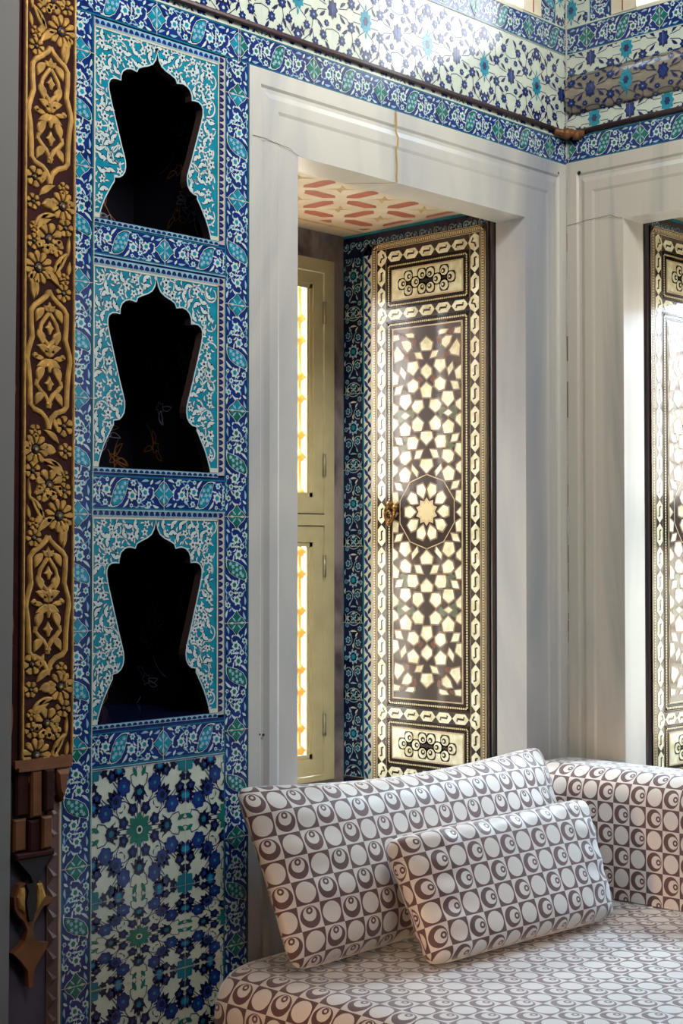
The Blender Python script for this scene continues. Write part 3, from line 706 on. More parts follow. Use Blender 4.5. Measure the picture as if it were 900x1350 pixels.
# ---- window recesses
def recess(right=False):
    def Q(x, y, z): return (y, x, z) if right else (x, y, z)      # the right window mirrors the left one across the corner line
    tag = 'right' if right else 'left'
    # side wall carrying the shutter (left recess: faces -x at x=-.16)
    if not right:
        b = MB(O=(-.16,.754,0), U=(0,-1,0), V=(0,0,1), Nn=(-1,0,0))
    else:
        b = MB(O=(.754,-.155,0), U=(-1,0,0), V=(0,0,1), Nn=(0,-1,0))
    z = .79
    while z < 2.45:
        place(b, AT, 0, z, R=(0,.087,.78,2.44)); z += .243
    b.poly(rect(.087,.65,.74,2.52),0,'cream')
    for i in range(60):                                      # leaf strip beside the arabesque band
        zz = .80+i*.028; b.poly(leaf(.098,zz,1.0 if i%2 else 2.1,.030,.012),1,'blue'); b.poly(leaf(.112,zz+.012,2.1 if i%2 else 1.0,.026,.011),1,'turq' if i%5==0 else 'ink')
    b.poly(rect(.087,.090,.78,2.44),2,'turq')
    # top band: navy with pale scrolls
    b.poly(rect(0,.65,2.44,2.515),1,'navy'); b.poly(rect(0,.65,2.507,2.515),2,'turq')
    for i in range(22):
        u = .012+i*.029; b.poly(stroke(arc(u,2.478,.013,0 if i%2 else pi,(0 if i%2 else pi)+4.6,10,.7),.003),3,'pale'); b.poly(leaf(u+.014,2.462+.02*(i%2),.6,.02,.006),3,'pale'); b.poly(blob(u,2.478,.005,5,.3),4,'pale')
    b.poly(rect(0,.13,.74,.782),2,'navy')
    for i in range(5): b.poly(stroke(arc(.015+.026*i,.762,.010,0,4.5,8,.7),.0024),3,'pale')
    b.build('trim_4' if not right else 'trim_5', kind='structure', label='tiled side wall of the %s window recess behind the shutter' % tag)
    # recess ceiling, opposite side, sill
    b = MB(O=Q(0,0,0), U=Q(1,0,0), V=Q(0,1,0), Nn=(0,0,-1)) if not right else MB(O=(0,0,0), U=(0,1,0), V=(1,0,0), Nn=(0,0,-1))
    b.base = -2.515
    u0, u1 = -1.16, (-.16 if not right else -.155)
    b.poly(rect(u0,u1,.09,.754),0,'plaster')
    if not right:
        # faded red elongated hexagons in a lattice, ochre smudges between
        hx = [(-.062,-.006),(-.038,-.023),(.040,-.023),(.062,-.004),(.040,.023),(-.038,.023)]
        RR = (u0+.03,u1-.03,.11,.640)
        for i in range(-3,4):
            for j in range(-2,3):
                for cx, cy, ver in ((-.541+.175*i,.493+.175*j,True),(-.455+.175*i,.580+.175*j,False)):
                    q = clip([((cx+c) if ver else (cx+a), (cy+a) if ver else (cy+c)) for a, c in hx],RR)
                    if len(q) > 2: b.poly(q,1,'lozenge')
                cx, cy = -.455+.175*i, .493+.175*j
                q = clip([(cx-.034,cy-.036),(cx+.006,cy-.012),(cx+.034,cy-.034),(cx+.010,cy+.004),(cx+.032,cy+.034),(cx-.008,cy+.012),(cx-.032,cy+.034),(cx-.012,cy-.006)],RR)
                if len(q) > 2: b.poly(q,1,'sand')
        b.poly(rect(u0,u1,.66,.674),1,'sand')
    b.build('trim_6' if not right else 'trim_7', kind='structure', label='painted plaster ceiling of the %s window recess' % tag)
    b = MB()
    def bx(x0,x1,y0,y1,z0,z1,k):
        if right: b.box(y0,y1,x0,x1,z0,z1,k)
        else: b.box(x0,x1,y0,y1,z0,z1,k)
    bx(-1.17,-1.16,.1,.84,.74,2.53,'plaster'); bx(-1.17,-.15,.0,.84,.742,.76,'marble')
    # marble around the casement
    bx(-.213,-.15,.754,.84,.75,2.53,'veined'); bx(-1.16,-1.107,.754,.84,.75,2.53,'veined'); bx(-1.107,-.213,.754,.84,2.425,2.53,'veined'); bx(-1.107,-.213,.754,.84,.75,.785,'veined')
    b.build('trim_8' if not right else 'trim_9', kind='structure', label='grey veined marble surround of the %s casement window' % tag)
    # casement window
    wroot = empty('window_1' if not right else 'window_2', Q(-.66,.76,.785) , kind='structure', label='cream painted casement window at the back of the %s recess' % tag)
    ox, oy, oz = wroot.location
    def part(name, boxes, **k):
        b = MB()
        for (x0,x1,y0,y1,z0,z1,kk,ch) in boxes:
            if right: b.box(y0-ox,y1-ox,x0-oy,x1-oy,z0-oz,z1-oz,kk)
            else: b.box(x0-ox,x1-ox,y0-oy,y1-oy,z0-oz,z1-oz,kk)
        return b.build(name, wroot, **k)
    P_ = 'paint'
    part('window_frame', [(-.257,-.213,.745,.775,.785,2.425,P_,0),(-1.107,-1.063,.745,.775,.785,2.425,P_,0),(-1.063,-.257,.745,.775,2.385,2.425,P_,0),(-1.063,-.257,.745,.775,.785,.800,P_,0),(-1.063,-.257,.744,.775,1.584,1.618,P_,0),(-1.063,-.257,.766,.775,1.57,1.63,P_,0),
                          (-1.063,-.2585,.7455,.767,1.6165,1.6215,'gap',0)])
    for zz0, zz1 in ((1.620,2.382),(.803,1.581)):
        for xx0, xx1 in ((-1.060,-.661),(-.659,-.2595)):
            s_ = .0425; bt = .052; tp = .038 if zz0 > 1.2 else .05
            c = part('casement', [(xx0,xx0+s_,.75,.765,zz0,zz1,P_,0),(xx1-s_,xx1,.75,.765,zz0,zz1,P_,0),(xx0+s_,xx1-s_,.75,.765,zz0,zz0+bt,P_,0),(xx0+s_,xx1-s_,.75,.765,zz1-tp,zz1,P_,0),
                                  (xx0+s_,xx0+s_+.012,.755,.765,zz0+bt,zz1-tp,P_,0),(xx1-s_-.012,xx1-s_,.755,.765,zz0+bt,zz1-tp,P_,0),(xx1-s_-.020,xx1-s_-.012,.759,.765,zz0+bt,zz1-tp,P_,0),
                                  (xx0+s_,xx1-s_,.755,.765,zz0+bt,zz0+bt+.014,P_,0),(xx0+s_,xx1-s_,.755,.765,zz1-tp-.014,zz1-tp,P_,0)])
            b = MB()
            G = (xx0+s_,xx1-s_,.762,.764,zz0+bt,zz1-tp)
            if right: b.box(G[2]-ox,G[3]-ox,G[0]-oy,G[1]-oy,G[4]-oz,G[5]-oz,'glass')
            else: b.box(G[0]-ox,G[1]-ox,G[2]-oy,G[3]-oy,G[4]-oz,G[5]-oz,'glass')
            b.build('pane', c)
            b = MB(); hx = xx1+.001 if xx1 > -.5 else xx0-.001
            for hz in (zz0+.12, zz1-.16):
                p0, p1 = Q(hx,.744,hz), Q(hx,.744,hz+.07)
                b.tube([(p0[0]-ox,p0[1]-oy,p0[2]-oz),(p1[0]-ox,p1[1]-oy,p1[2]-oz)],.0055,'steel',8)
            b.build('hinge', c, smooth=True)
    # grille outside
    GY = .822
    g = empty('window_grille', Q(-.66,GY,.80), label='ochre iron grille with ball joints outside the %s casement window' % tag, cat='grille')
    gx, gy, gz = g.location
    zs = [z_ for k_ in range(9) for z_ in (.873+k_*.186, .943+k_*.186) if z_ < 2.40]
    for i in range(9):
        x = -.292-.092*i; prof = [(.80,.006)]
        for z_ in zs:
            for d, r_ in ((-.016,.006),(-.012,.0125),(-.005,.0165),(.005,.0165),(.012,.0125),(.016,.006)): prof.append((z_+d,r_))
        prof.append((2.42,.006)); p0 = Q(x,GY,0); b = MB()
        b.tube([(p0[0]-gx,p0[1]-gy,z_-gz) for z_, r_ in prof],[r_ for z_, r_ in prof],'orange',8); b.build('upright_bar', g, smooth=True)
    for z_ in zs:
        p0, p1 = Q(-1.13,GY,z_), Q(-.22,GY,z_); b = MB(); b.tube([(p0[0]-gx,p0[1]-gy,z_-gz),(p1[0]-gx,p1[1]-gy,z_-gz)],.0055,'orange',8); b.build('cross_bar', g, smooth=True)
recess(False); recess(True)

# ---- upper windows
def upper(right):
    def Q(x, y, z): return (y, x, z) if right else (x, y, z)
    e = -.162 if right else -.127
    root = empty('window_3' if not right else 'window_4', Q(-.62,.01,3.052), kind='structure', label='upper window with cream frame on the %s wall' % ('right' if right else 'left'))
    ox, oy, oz = root.location
    b = MB()
    def bx(x0,x1,y0,y1,z0,z1,k):
        if right: b.box(y0-ox,y1-ox,x0-oy,x1-oy,z0-oz,z1-oz,k)
        else: b.box(x0-ox,x1-ox,y0-oy,y1-oy,z0-oz,z1-oz,k)
    bx(e-.085,e,-.004,.36,3.052,3.95,'plaster'); bx(-1.15,-1.10,-.004,.36,3.052,3.95,'plaster'); bx(-1.10,e-.085,-.004,.36,3.90,3.95,'plaster'); bx(-1.10,e-.085,-.001,.36,3.045,3.056,'plaster')
    bx(e-.040,e-.037,-.0055,-.004,3.056,3.95,'redline'); bx(e-.086,e-.083,-.007,-.004,3.056,3.95,'plaster')
    b.build('window_frame', root)
    b = MB(); bx(-1.10,e-.085,.20,.204,3.056,3.90,'glass'); b.build('pane', root)
upper(False); upper(True)

# ==================================================================== SHUTTERS
# traced inlay pieces of the star panel (crop pixels -> shutter plane)
Cc = np.array([-3.6856,-2.5819,1.5]); fwn, rtn, upn = map(np.array, (fw, rt, up))
def on_plane(px, py):
    d = fwn*FPX+rtn*(px-450)-upn*(py-675); t = (-.203-Cc[0])/d[0]; p = Cc+d*t
    return (.592-p[1], p[2]-.78)
UC, VC = .2250, .842
PX = 515
PIECES = [
 (425,'c',[(440,165),(520,235),(505,330),(385,335),(368,250)]),(425,'r',[(497,340),(575,328),(550,405),(470,428)]),
 (425,'r',[(660,155),(735,155),(710,240),(660,305),(608,260),(612,200)]),(425,'r',[(575,105),(600,80),(690,75),(660,125),(580,145)]),
 (425,'r',[(770,65),(840,50),(838,130),(755,125)]),(425,'r',[(790,195),(830,260),(820,395),(720,375),(700,330)]),
 (425,'r',[(540,435),(650,432),(665,530),(590,600),(520,520)]),(425,'r',[(740,460),(755,540),(695,630),(675,550)]),
 (425,'r',[(845,495),(845,670),(785,670),(765,570)]),(425,'c',[(440,490),(500,545),(500,610),(440,675),(375,600),(375,555)]),
 (425,'r',[(590,640),(665,690),(645,790),(580,810),(525,760),(530,690)]),(425,'c',[(440,710),(510,765),(495,890),(395,890),(370,785)]),
 (425,'r',[(715,695),(805,695),(825,790),(750,795)]),(520,'r',[(628,-38),(745,-40),(762,60),(685,150),(608,65)]),
 (520,'r',[(480,60),(570,50),(610,110),(590,170),(535,215),(465,150)]),(520,'r',[(845,35),(845,190),(780,140),(775,85)]),
 (520,'r',[(690,172),(740,212),(690,258),(632,220)]),(520,'r',[(540,245),(600,300),(605,380),(575,420),(490,425),(465,330)]),
 (520,'r',[(690,290),(760,345),(745,455),(640,465),(615,365)]),(520,'r',[(845,215),(845,385),(775,310),(785,255)]),
 (520,'c',[(385,440),(510,435),(525,515),(445,600),(375,525)]),(520,'r',[(570,480),(655,480),(670,560),(655,630),(555,635),(525,530)]),
 (520,'r',[(740,470),(820,460),(795,555),(715,565)]),(520,'r',[(785,575),(845,575),(845,745),(765,670)]),
 (520,'r',[(470,650),(555,655),(580,750),(510,755)]),(520,'r',[(630,650),(720,650),(760,700),(745,780),(690,820),(615,750)]),
 (600,'c',[(385,50),(510,45),(525,130),(445,220),(368,130)]),(600,'r',[(605,95),(615,160),(545,255),(530,190)]),
 (600,'r',[(848,60),(848,225),(780,165),(785,110)]),(600,'r',[(690,115),(770,180),(750,295),(650,305),(618,190)]),
 (600,'r',[(745,310),(830,295),(800,390),(720,405)]),(600,'r',[(785,415),(848,415),(848,580),(775,530)]),(600,'m',[(848,605),(848,745),(785,675)]),
]
GREENS = [(520,[(600,180),(625,140),(680,165),(640,210),(600,270),(570,215)]),(520,[(700,160),(760,120),(800,190),(760,300),(700,265),(750,215)]),(520,[(660,480),(715,480),(700,560),(770,600),(740,640),(670,620)])]
REDS = [(425,[(545,180),(590,150),(600,240),(560,260)]),(425,[(650,340),(690,345),(700,400),(640,400)]),(425,[(505,620),(540,640),(520,730),(470,680)]),(425,[(700,100),(750,60),(750,120),(690,130)])]
def expand(p, d):
    n = len(p); cx = sum(a for a, c in p)/n; cy = sum(c for a, c in p)/n; out = []
    for a, c in p:
        l = math.hypot(a-cx,c-cy); out.append((a+(a-cx)/l*d, c+(c-cy)/l*d))
    return out
def star_pieces():
    mop, dark = [], []
    def conv(oy, p): return [on_plane(PX+x/9,oy+y/9) for x, y in p]
    for oy, kind, p in PIECES:
        q = conv(oy,p)
        if kind == 'c':
            m_ = [(2*UC-a,c) for a, c in q]; cx = sum(a for a, c in q)/len(q); q = [(a-(cx-UC),c) for a, c in q]
        sides = [q] if kind == 'c' else [q,[(2*UC-a,c) for a, c in q]]
        for s_ in sides:
            mop.append(s_)
            if kind != 'm': mop.append([(a,2*VC-c) for a, c in s_])
    for lst, key in ((GREENS,'grninlay'),(REDS,'redwood')):
        for oy, p in lst:
            q = conv(oy,p)
            for s_ in (q,[(2*UC-a,c) for a, c in q]): dark += [(s_,key),([(a,2*VC-c) for a, c in s_],key)]
    R = .089
    for k_ in range(10):
        a = math.radians(18+36*k_)
        pet = [(.46,0),(.72,-.225),(.97,-.14),(.97,.14),(.72,.225)]
        mop.append([(UC+R*(r*math.sin(a)+t*math.cos(a)), VC+R*(r*math.cos(a)-t*math.sin(a))) for r, t in pet])
    return mop, dark
MOPP, DARKP = star_pieces()
def chain(mb, a, b_, c, vertical, n, lay=2):
    """hexagon chain from a to b_, centred on c"""
    s_ = (b_-a)/n; wd = .0155; 
    for i in range(n):
        m0 = a+(i+.5)*s_; hl = s_*.49
        hexa = [(-hl,0),(-hl*.55,wd),(hl*.55,wd),(hl,0),(hl*.55,-wd),(-hl*.55,-wd)]
        slit = stroke([(-hl*.42,-wd*.48),(-hl*.38,wd*.02),(hl*.38,-wd*.02),(hl*.42,wd*.48)],.0062)
        for pts, l, k in ((hexa,lay,'mop'),(slit,lay+1,'inkwood')):
            q = [(c+y,m0+x) for x, y in pts] if vertical else [(m0+x,c+y) for x, y in pts]
            mb.poly(q,l,k)
def bead_frame(mb, u0, u1, v0, v1, wd, lay=1):
    """rectangular band of thin lines and a row of tiny beads"""
    for i, (o, ww, k) in enumerate(((0,wd,'strap'),(wd*.10,wd*.12,'inkwood'),(wd*.34,wd*.36,'inkwood'),(wd*.80,wd*.10,'inkwood'))):
        a, c = o, o+ww
        for R_ in ((u0+a,u0+c,v0+a,v1-a),(u1-c,u1-a,v0+a,v1-a),(u0+a,u1-a,v0+a,v0+c),(u0+a,u1-a,v1-c,v1-a)): mb.poly(rect(*R_),lay+i*.5,k)
    cc = wd*.52; r = wd*.13; st = r*2.9
    for (p0, p1, ver, cst) in ((v0+cc,v1-cc,True,u0+cc),(v0+cc,v1-cc,True,u1-cc),(u0+cc,u1-cc,False,v0+cc),(u0+cc,u1-cc,False,v1-cc)):
        n = int((p1-p0)/st)
        for i in range(n):
            t = p0+(i+.5)*(p1-p0)/n
            mb.poly(rect(cst-r,cst+r,t-r,t+r) if ver else rect(t-r,t+r,cst-r,cst+r),lay+2.5,'bead')
def eye_panel(mb, u0, u1, v0, v1, lay=1):
    mb.poly(rect(u0,u1,v0,v1),lay,'mop')
    S = [((x-440)/(760-440)*(u1-u0)*.43*1.0, yy) for x, yy in []]
    cx, cy = (u0+u1)/2, (v0+v1)/2; r = .0150
    hx = .0148
    C = [(-3.6*hx*1.95,0)]
    pts = [(-.102,0),(-.078,.021),(-.078,-.021),(-.050,0),(-.024,.022),(-.024,-.022),(.010,.022),(.010,-.022),(.036,0),(.064,.022),(.064,-.022),(.090,0)]
    pts = [(a+.006,c) for a, c in pts]
    for a, c in pts: mb.poly(blob(cx+a,cy+c,r*1.32,4,.10,rot=pi/4,seg=14),lay+1,'inkwood')
    mb.poly(rect(cx-.085,cx+.080,cy-.012,cy+.012),lay+1,'inkwood')
    for a, c in pts:
        d = math.hypot(a,c)+1e-6; ex, ey = (-a/d*.004, -c/d*.004)
        mb.poly(blob(cx+a,cy+c,r,4,0,seg=14),lay+2,'mop'); mb.poly(blob(cx+a+ex,cy+c+ey,r*.55,4,0,seg=12),lay+3,'inkwood'); mb.poly(blob(cx+a+ex*1.5,cy+c+ey*1.5,r*.26,4,0,seg=10),lay+4,'mop')
    for i in range(1,7):                                    # joints of the pearl plates
        x = u0+(u1-u0)*i/7
        for s_ in (-1,1): mb.poly(stroke([(x,cy+s_*(v1-v0)/2),(x+random.uniform(-.006,.006),cy+s_*.033)],.0009),lay+.5,'strap')
def shutter(O, U, N_, loc, label):
    root = empty('inlaid_shutter', loc, label=label, cat='shutter', group='pearl inlaid window shutters')
    O = np.array(O, float)-np.array(loc)
    F = lambda step=.0004: MB(O=O, U=U, V=(0,0,1), Nn=N_, step=step)
    W, H = .4495, 1.68
    b = F(); b.lbox(0,W,0,H,-.036,0,'inkwood'); b.build('door_leaf', root)
    b = F(); bead_frame(b,0,W,0,H,.0215); b.build('beaded_border', root)
    b = F()
    cu0, cu1 = .0405, W-.0405; 
    rows = [.0485, .231-.004, 1.452, H-.0485]; rows = [.0485,.2285,1.4515,1.6315]
    for c in (cu0,cu1):
        for z0, z1, n in ((rows[0]+.026,rows[1]-.026,2),(rows[1]+.026,rows[2]-.026,17),(rows[2]+.026,rows[3]-.026,2)): chain(b,z0,z1,c,True,n)
        for z_ in rows:                                      # the square links at the crossings
            sg = 1 if c < .2 else -1
            q = [(-.0155,-.017),(-.0155,.017),(0,.027),(.0155,.017),(.024,.0),(.0155,-.017),(0,-.027)]
            b.poly([(c+a*sg,z_+d) for a, d in q],2,'mop'); b.poly(stroke([(c-.004*sg,z_-.014),(c,z_-.002),(c+.012*sg,z_+.001),(c+.005*sg,z_+.013)],.006),3,'inkwood')
    for z_ in rows: chain(b,cu0+.025,cu1-.025,z_,False,5)
    for c in (.0218,.0592): 
        for cc in (c, W-c): b.poly(rect(cc-.0006,cc+.0006,.022,H-.022),1,'strap')
    b.build('pearl_chain_border', root)
    for v0, v1, nm in ((.068,.210,'lower_panel'),(1.470,1.612,'upper_panel')):
        b = F(); b.poly(rect(.061,W-.061,v0,v1),1,'inkwood'); bead_frame(b,.061,W-.061,v0,v1,.019)
        b.lbox(.0835,W-.0835,v0+.0225,v1-.0225,0,.0022,'strap'); 
        b.base = .0024; eye_panel(b,.088,W-.088,v0+.027,v1-.027); b.build(nm, root)
    b = F(); v0, v1 = .249, 1.431
    b.poly(rect(.061,W-.061,v0,v1),1,'inkwood'); bead_frame(b,.061,W-.061,v0,v1,.0215)
    b.lbox(.0865,W-.0865,v0+.025,v1-.025,0,.0022,'strap'); b.base = .0024
    fu0, fu1, fv0, fv1 = .0905, W-.0905, v0+.029, v1-.029
    b.poly(rect(fu0,fu1,fv0,fv1),1,'inkwood')
    R_ = (fu0,fu1,fv0,fv1)
    for q, key in DARKP:
        q = clip(q,R_)
        if len(q) > 2: b.poly(q,1.5,key)
    for q in MOPP:
        o_ = clip(expand(q,.0044),R_)
        if len(o_) > 2: b.poly(o_,2,'ring')
        o_ = clip(expand(q,-.0014),R_)
        if len(o_) > 2: b.poly(o_,3,'mop')
    # straps: the ring of lines round the rosette
    R0 = .112
    dec = [(UC+R0*math.sin(math.radians(36*i)),VC+R0*math.cos(math.radians(36*i))) for i in range(10)]
    for i in range(10):
        q = clip(stroke([dec[i],dec[(i+3)%10]],.0022),R_)
        if False and len(q) > 2: b.poly(q,1.7,'strap')
        q = clip(stroke([dec[i],dec[(i+1)%10]],.0026),R_)
        if len(q) > 2: b.poly(q,1.7,'strap')
    st = [(UC+(.040 if i%2==0 else .029)*math.sin(math.radians(18*i)),VC+(.040 if i%2==0 else .029)*math.cos(math.radians(18*i))) for i in range(20)]
    b.poly(expand(st,.003),3.2,'strap'); b.poly([(UC+(a-UC)*.8,VC+(c-VC)*.8) for a, c in st],3.6,'bead')
    b.build('star_panel', root)
    return root
A_ = shutter((-.203,.592,.78),(0,-1,0),(-1,0,0),(-.20,.37,.78),'open shutter inlaid with mother of pearl stars, folded back inside the left window recess')
B_ = shutter((.142,-.198,.78),(1,0,0),(0,-1,0),(.37,-.18,.78),'glaring pearl inlaid shutter cut off by the right edge of the photo')
for par in (A_,):
    ox, oy, oz = par.location
    b = MB()
    X = -.203-ox
    def pp(u, v, h): return (X-h, .592-u-oy, v)
    b.tube([pp(.070,.868,.004),pp(.076,.852,.010),pp(.083,.862,.014),pp(.088,.872,.010)],[.006,.008,.008,.005],'brass',8)
    b.ball(pp(.084,.866,.012),.013,'brass'); b.ball(pp(.080,.808,.010),.009,'brass'); b.ball(pp(.105,.856,.008),.012,'brass')
    for i in range(6): a = i*pi/3; b.ball(pp(.083+.018*math.cos(a),.840+.022*math.sin(a),.010),.0065,'brass')
    hd = b.build('handle', par, smooth=True, label='wrought brass ring handle')
    b = MB()
    ring = [pp(.083+.020*math.cos(a),.838+.026*math.sin(a),.012) for a in [2*pi*i/20 for i in range(21)]]
    b.tube(ring,.0035,'brass',6)
    ring = [pp(.083+.011*math.cos(a),.832+.015*math.sin(a),.016) for a in [2*pi*i/16 for i in range(17)]]
    b.tube(ring,.0028,'brass',6)
    b.build('handle_ring', hd, smooth=True)
# dark posts the shutters hang on
b = MB(); b.box(-.196,-.165,.1055,.143,.76,2.47,'blk'); b.tube([(-.198,.118,.76),(-.198,.118,2.47)],.009,'darkwood',8); b.tube([(-.198,.138,.76),(-.198,.138,2.47)],.005,'darkwood',8)
b.build('shutter_post', label='tall dark wooden post between the left shutter and the marble jamb', cat='post', smooth=False)
b = MB(); b.box(.1055,.143,-.19,-.156,.76,2.47,'blk'); b.tube([(.120,-.192,.76),(.120,-.192,2.47)],.008,'darkwood',8); b.tube([(.135,-.192,.76),(.135,-.192,2.47)],.004,'darkwood',8)
b.build('shutter_post', label='dark wooden post beside the right shutter near the photo edge', cat='post', smooth=False)

# ==================================================================== CARVED POST
root = empty('carved_post', (-1.865,-.012,1.08), label='gilded carved wooden post with flowers and cartouches at the left edge of the tiles', cat='post')
ox, oy, oz = root.location
b = MB(); b.box(-1.915-ox,-1.786-ox,-.010-oy,-.0004-oy,1.06-oz,3.9-oz,'maroon'); b.box(-1.947-ox,-1.915-ox,-.003-oy,-.0004-oy,1.06-oz,3.9-oz,'maroon')
b.build('post_body', root)
G = lambda: MB(O=(-1.849-ox,-.0102-oy,-oz))
b = G()
for u in (.062,-.0595): b.ridge([(u,1.085),(u,2.0),(u,3.9)],.0055,0,.004,'gold')
b.build('edge_beading', root)
kx, kz = .000305, .000255
def cartouche(zc):
    b = G()
    def mp(p, s_=1): return (s_*(p[0]-378)*kx, zc-(p[1]-560)*kz)
    half = [(378,20),(400,60),(440,100),(495,145),(522,190),(520,300),(512,400),(545,520),(552,580),(538,670),(528,800),(525,940),(500,975),(440,1000),(405,1040),(390,1075),(378,1130)]
    for s_ in (1,-1): b.ridge([mp(p,s_) for p in half],.0120,0,.0042,'gold')
    for s_ in (1,-1):
        b.ridge([mp(p,s_) for p in [(380,195),(410,240),(440,290),(450,340),(430,400),(395,440),(380,470)]],.0095,0,.0038,'gold')
        b.ridge([mp(p,s_) for p in [(470,740),(478,780),(450,820),(410,860),(385,910),(380,960)]],.0105,0,.0038,'gold')
        for x, y, a, L, wd, bd in ((450,215,-1.0,.036,.014,.004),(450,400,-1.9,.034,.015,-.004),(430,495,.5,.032,.014,.004),(465,560,.1,.03,.009,0),(425,600,-.5,.034,.014,-.003),(440,690,-1.2,.040,.015,.004),(450,890,-.9,.036,.014,.004),(490,545,0.,.014,.010,0),(405,160,.9,.018,.008,0),(400,520,.9,.022,.009,0)):
            q = leaf(0,0,a,L*1.05,wd*1.35,bd); x0, z0 = mp((x,y)); b.dome([(s_*(x0+p),z0+q_) for p, q_ in q],0,.0038,'gold',.3)
    for x, y, r in ((378,150,.0085),(380,320,.011),(380,480,.010),(380,625,.0115),(380,770,.012),(380,930,.008)):
        x0, z0 = mp((x,y)); b.dome([(x0,z0+r*1.5),(x0+r*.45,z0+r*.6),(x0+r,z0+r*.1),(x0+r*.5,z0-r*.4),(x0+r*.25,z0-r*1.2),(x0-r*.25,z0-r*1.2),(x0-r*.5,z0-r*.4),(x0-r,z0+r*.1),(x0-r*.45,z0+r*.6)],0,.005,'gold')
    b.build('cartouche', root)
def petals(b, x, z, r, n, dark=True, rot=0):
    for i in range(n):
        a = rot+2*pi*i/n; b.dome([(x+r*(ra*math.cos(a)-t*math.sin(a)),z+r*(ra*math.sin(a)+t*math.cos(a))) for ra, t in ((.36,-.7/n),(.85,-2.3/n),(1.02,-1.5/n),(1.1,0),(1.02,1.5/n),(.85,2.3/n),(.36,.7/n))],0,.0042,'gold',.3)
    b.dome(blob(x,z,r*.30,6,.08,seg=10),0,.0035,'blk' if dark else 'gold')
    b.dome(blob(x,z,r*.13,5,.05,seg=8),.002,.005,'gold')
def flowers(zc, flip):
    b = G()
    def mp(x, y): u = (x-350)*kx; return ((-u if flip else u), zc-(y-490)*kz)
    for x, y, r, n in ((455,235,.030,10),(345,520,.032,8),(262,765,.033,11),(215,240,.016,6),(478,410,.018,6),(222,560,.016,6),(400,585,.018,7),(465,945,.018,7),(225,40,.021,6),(460,90,.013,5),(470,830,.012,5),(225,440,.011,5)):
        p = mp(x,y); petals(b,p[0],p[1],r,n,r>.015,random.random())
    for x, y, a, L, wd, bd in ((290,375,.7,.050,.011,.005),(300,410,.6,.045,.010,.004),(330,350,.3,.050,.010,.005),(440,700,1.0,.052,.011,.003),(465,690,1.05,.055,.010,.003),(410,740,1.,.03,.009,0),(215,930,1.7,.050,.010,0),(245,920,1.6,.04,.010,0),(330,130,.6,.045,.012,.004),(370,840,-.7,.05,.014,.004),(350,240,.1,.036,.018,.002),(420,790,-1.1,.03,.012,0),(200,840,1.5,.03,.008,0),(505,560,1.5,.045,.007,0),(505,200,1.5,.03,.007,0),(330,600,-.3,.03,.01,.003),(300,20,1.2,.03,.01,0),(510,740,1.4,.03,.008,0),(340,950,.6,.018,.007,0)):
        p = mp(x,y); q = leaf(0,0,a,L*1.1,wd*1.25,bd); b.dome([(p[0]+(-c if flip else c),p[1]+d) for c, d in q],0,.0042,'gold',.3)
    b.build('carved_flowers', root)
for zc in (2.885+.0,2.404,1.898,1.395): cartouche(zc)
for i, zc in enumerate((3.15,2.652,2.152,1.645,1.158)): flowers(zc, i%2 == 1)
b = MB(O=(-1.949-ox,-.0032-oy,-oz)); z = 1.1
while z < 3.8:
    L = random.uniform(.05,.11); b.dome(leaf(random.uniform(-.012,.018),z+L/2,pi/2+random.uniform(-.2,.2),L,.018,.003),0,.005,'rust'); b.dome(blob(random.uniform(-.008,.012),z+L+.008,.009,5,.1,seg=8),0,.004,'rust'); z += L+.018
b.build('side_carving', root, label='reddish worn carving on the recessed left side')
# capital at the foot of the post: stepped mouldings, prisms and a small scroll
b = MB()
b.box(-1.93-ox,-1.790-ox,-.018-oy,-.0102-oy,1.066-oz,1.082-oz,'rust'); b.box(-1.925-ox,-1.795-ox,-.024-oy,-.0105-oy,1.060-oz,1.068-oz,'rust')
b.O = np.array((-ox,-.004-oy,-oz))
b.dome([(-1.835,1.062),(-1.795,1.062),(-1.803,1.035),(-1.806,1.01),(-1.816,.985),(-1.827,1.0),(-1.832,1.03)],0,.022,'rust')
for i, (x0, x1, z0, z1) in enumerate(((-1.925,-1.895,.97,1.06),(-1.893,-1.866,.965,1.06),(-1.864,-1.840,.975,1.06),(-1.93,-1.90,.90,.965),(-1.898,-1.872,.895,.96),(-1.870,-1.845,.90,.965))):
    b.lbox(x0,x1,z0,z1,0,.012+.006*(i%3),'rust' if i%2 else 'maroon',.004)
b.lbox(-1.93,-1.838,.885,.897,0,.022,'maroon',.003)
b.prism([(-1.925,.885),(-1.842,.885),(-1.868,.85),(-1.880,.82),(-1.893,.85)],0,.016,'blk')
b.build('capital', root, label='broken stepped capital with worn gilding')
# hanging gilded pendant under it
pr = empty('gilded_pendant', (-1.885,-.004,.84), label='worn gilded pendant ornament on the dark stone below the carved post', cat='ornament')
b = MB(O=(0,0,0))
def pz(x, y): # crop px (5.19x, origin 0,960) -> local
    X = -1.90+((x/5.19)-22)*.00187; Z = .835-((y-880)/5.19)*.00150
    return (X+1.885, Z-.84)
out = [pz(*p) for p in [(60,880),(95,870),(110,900),(150,900),(170,868),(205,880),(225,930),(240,990),(290,1010),(280,1040),(215,1060),(190,1110),(160,1160),(150,1200),(160,1260),(185,1300),(255,1315),(240,1360),(200,1420),(165,1480),(150,1600),(125,1600),(118,1480),(70,1400),(20,1340),(60,1310),(100,1270),(115,1200),(95,1140),(55,1090),(30,1040),(25,960)]]
b.prism(out,0,.016,'rust'); b.build('pendant_body', pr)
b = MB(O=(0,-.0165,0)); b.prism([pz(*p) for p in [(95,880),(165,880),(150,930),(165,1000),(140,1140),(115,1140),(95,1000),(110,930)]],0,.006,'blk')
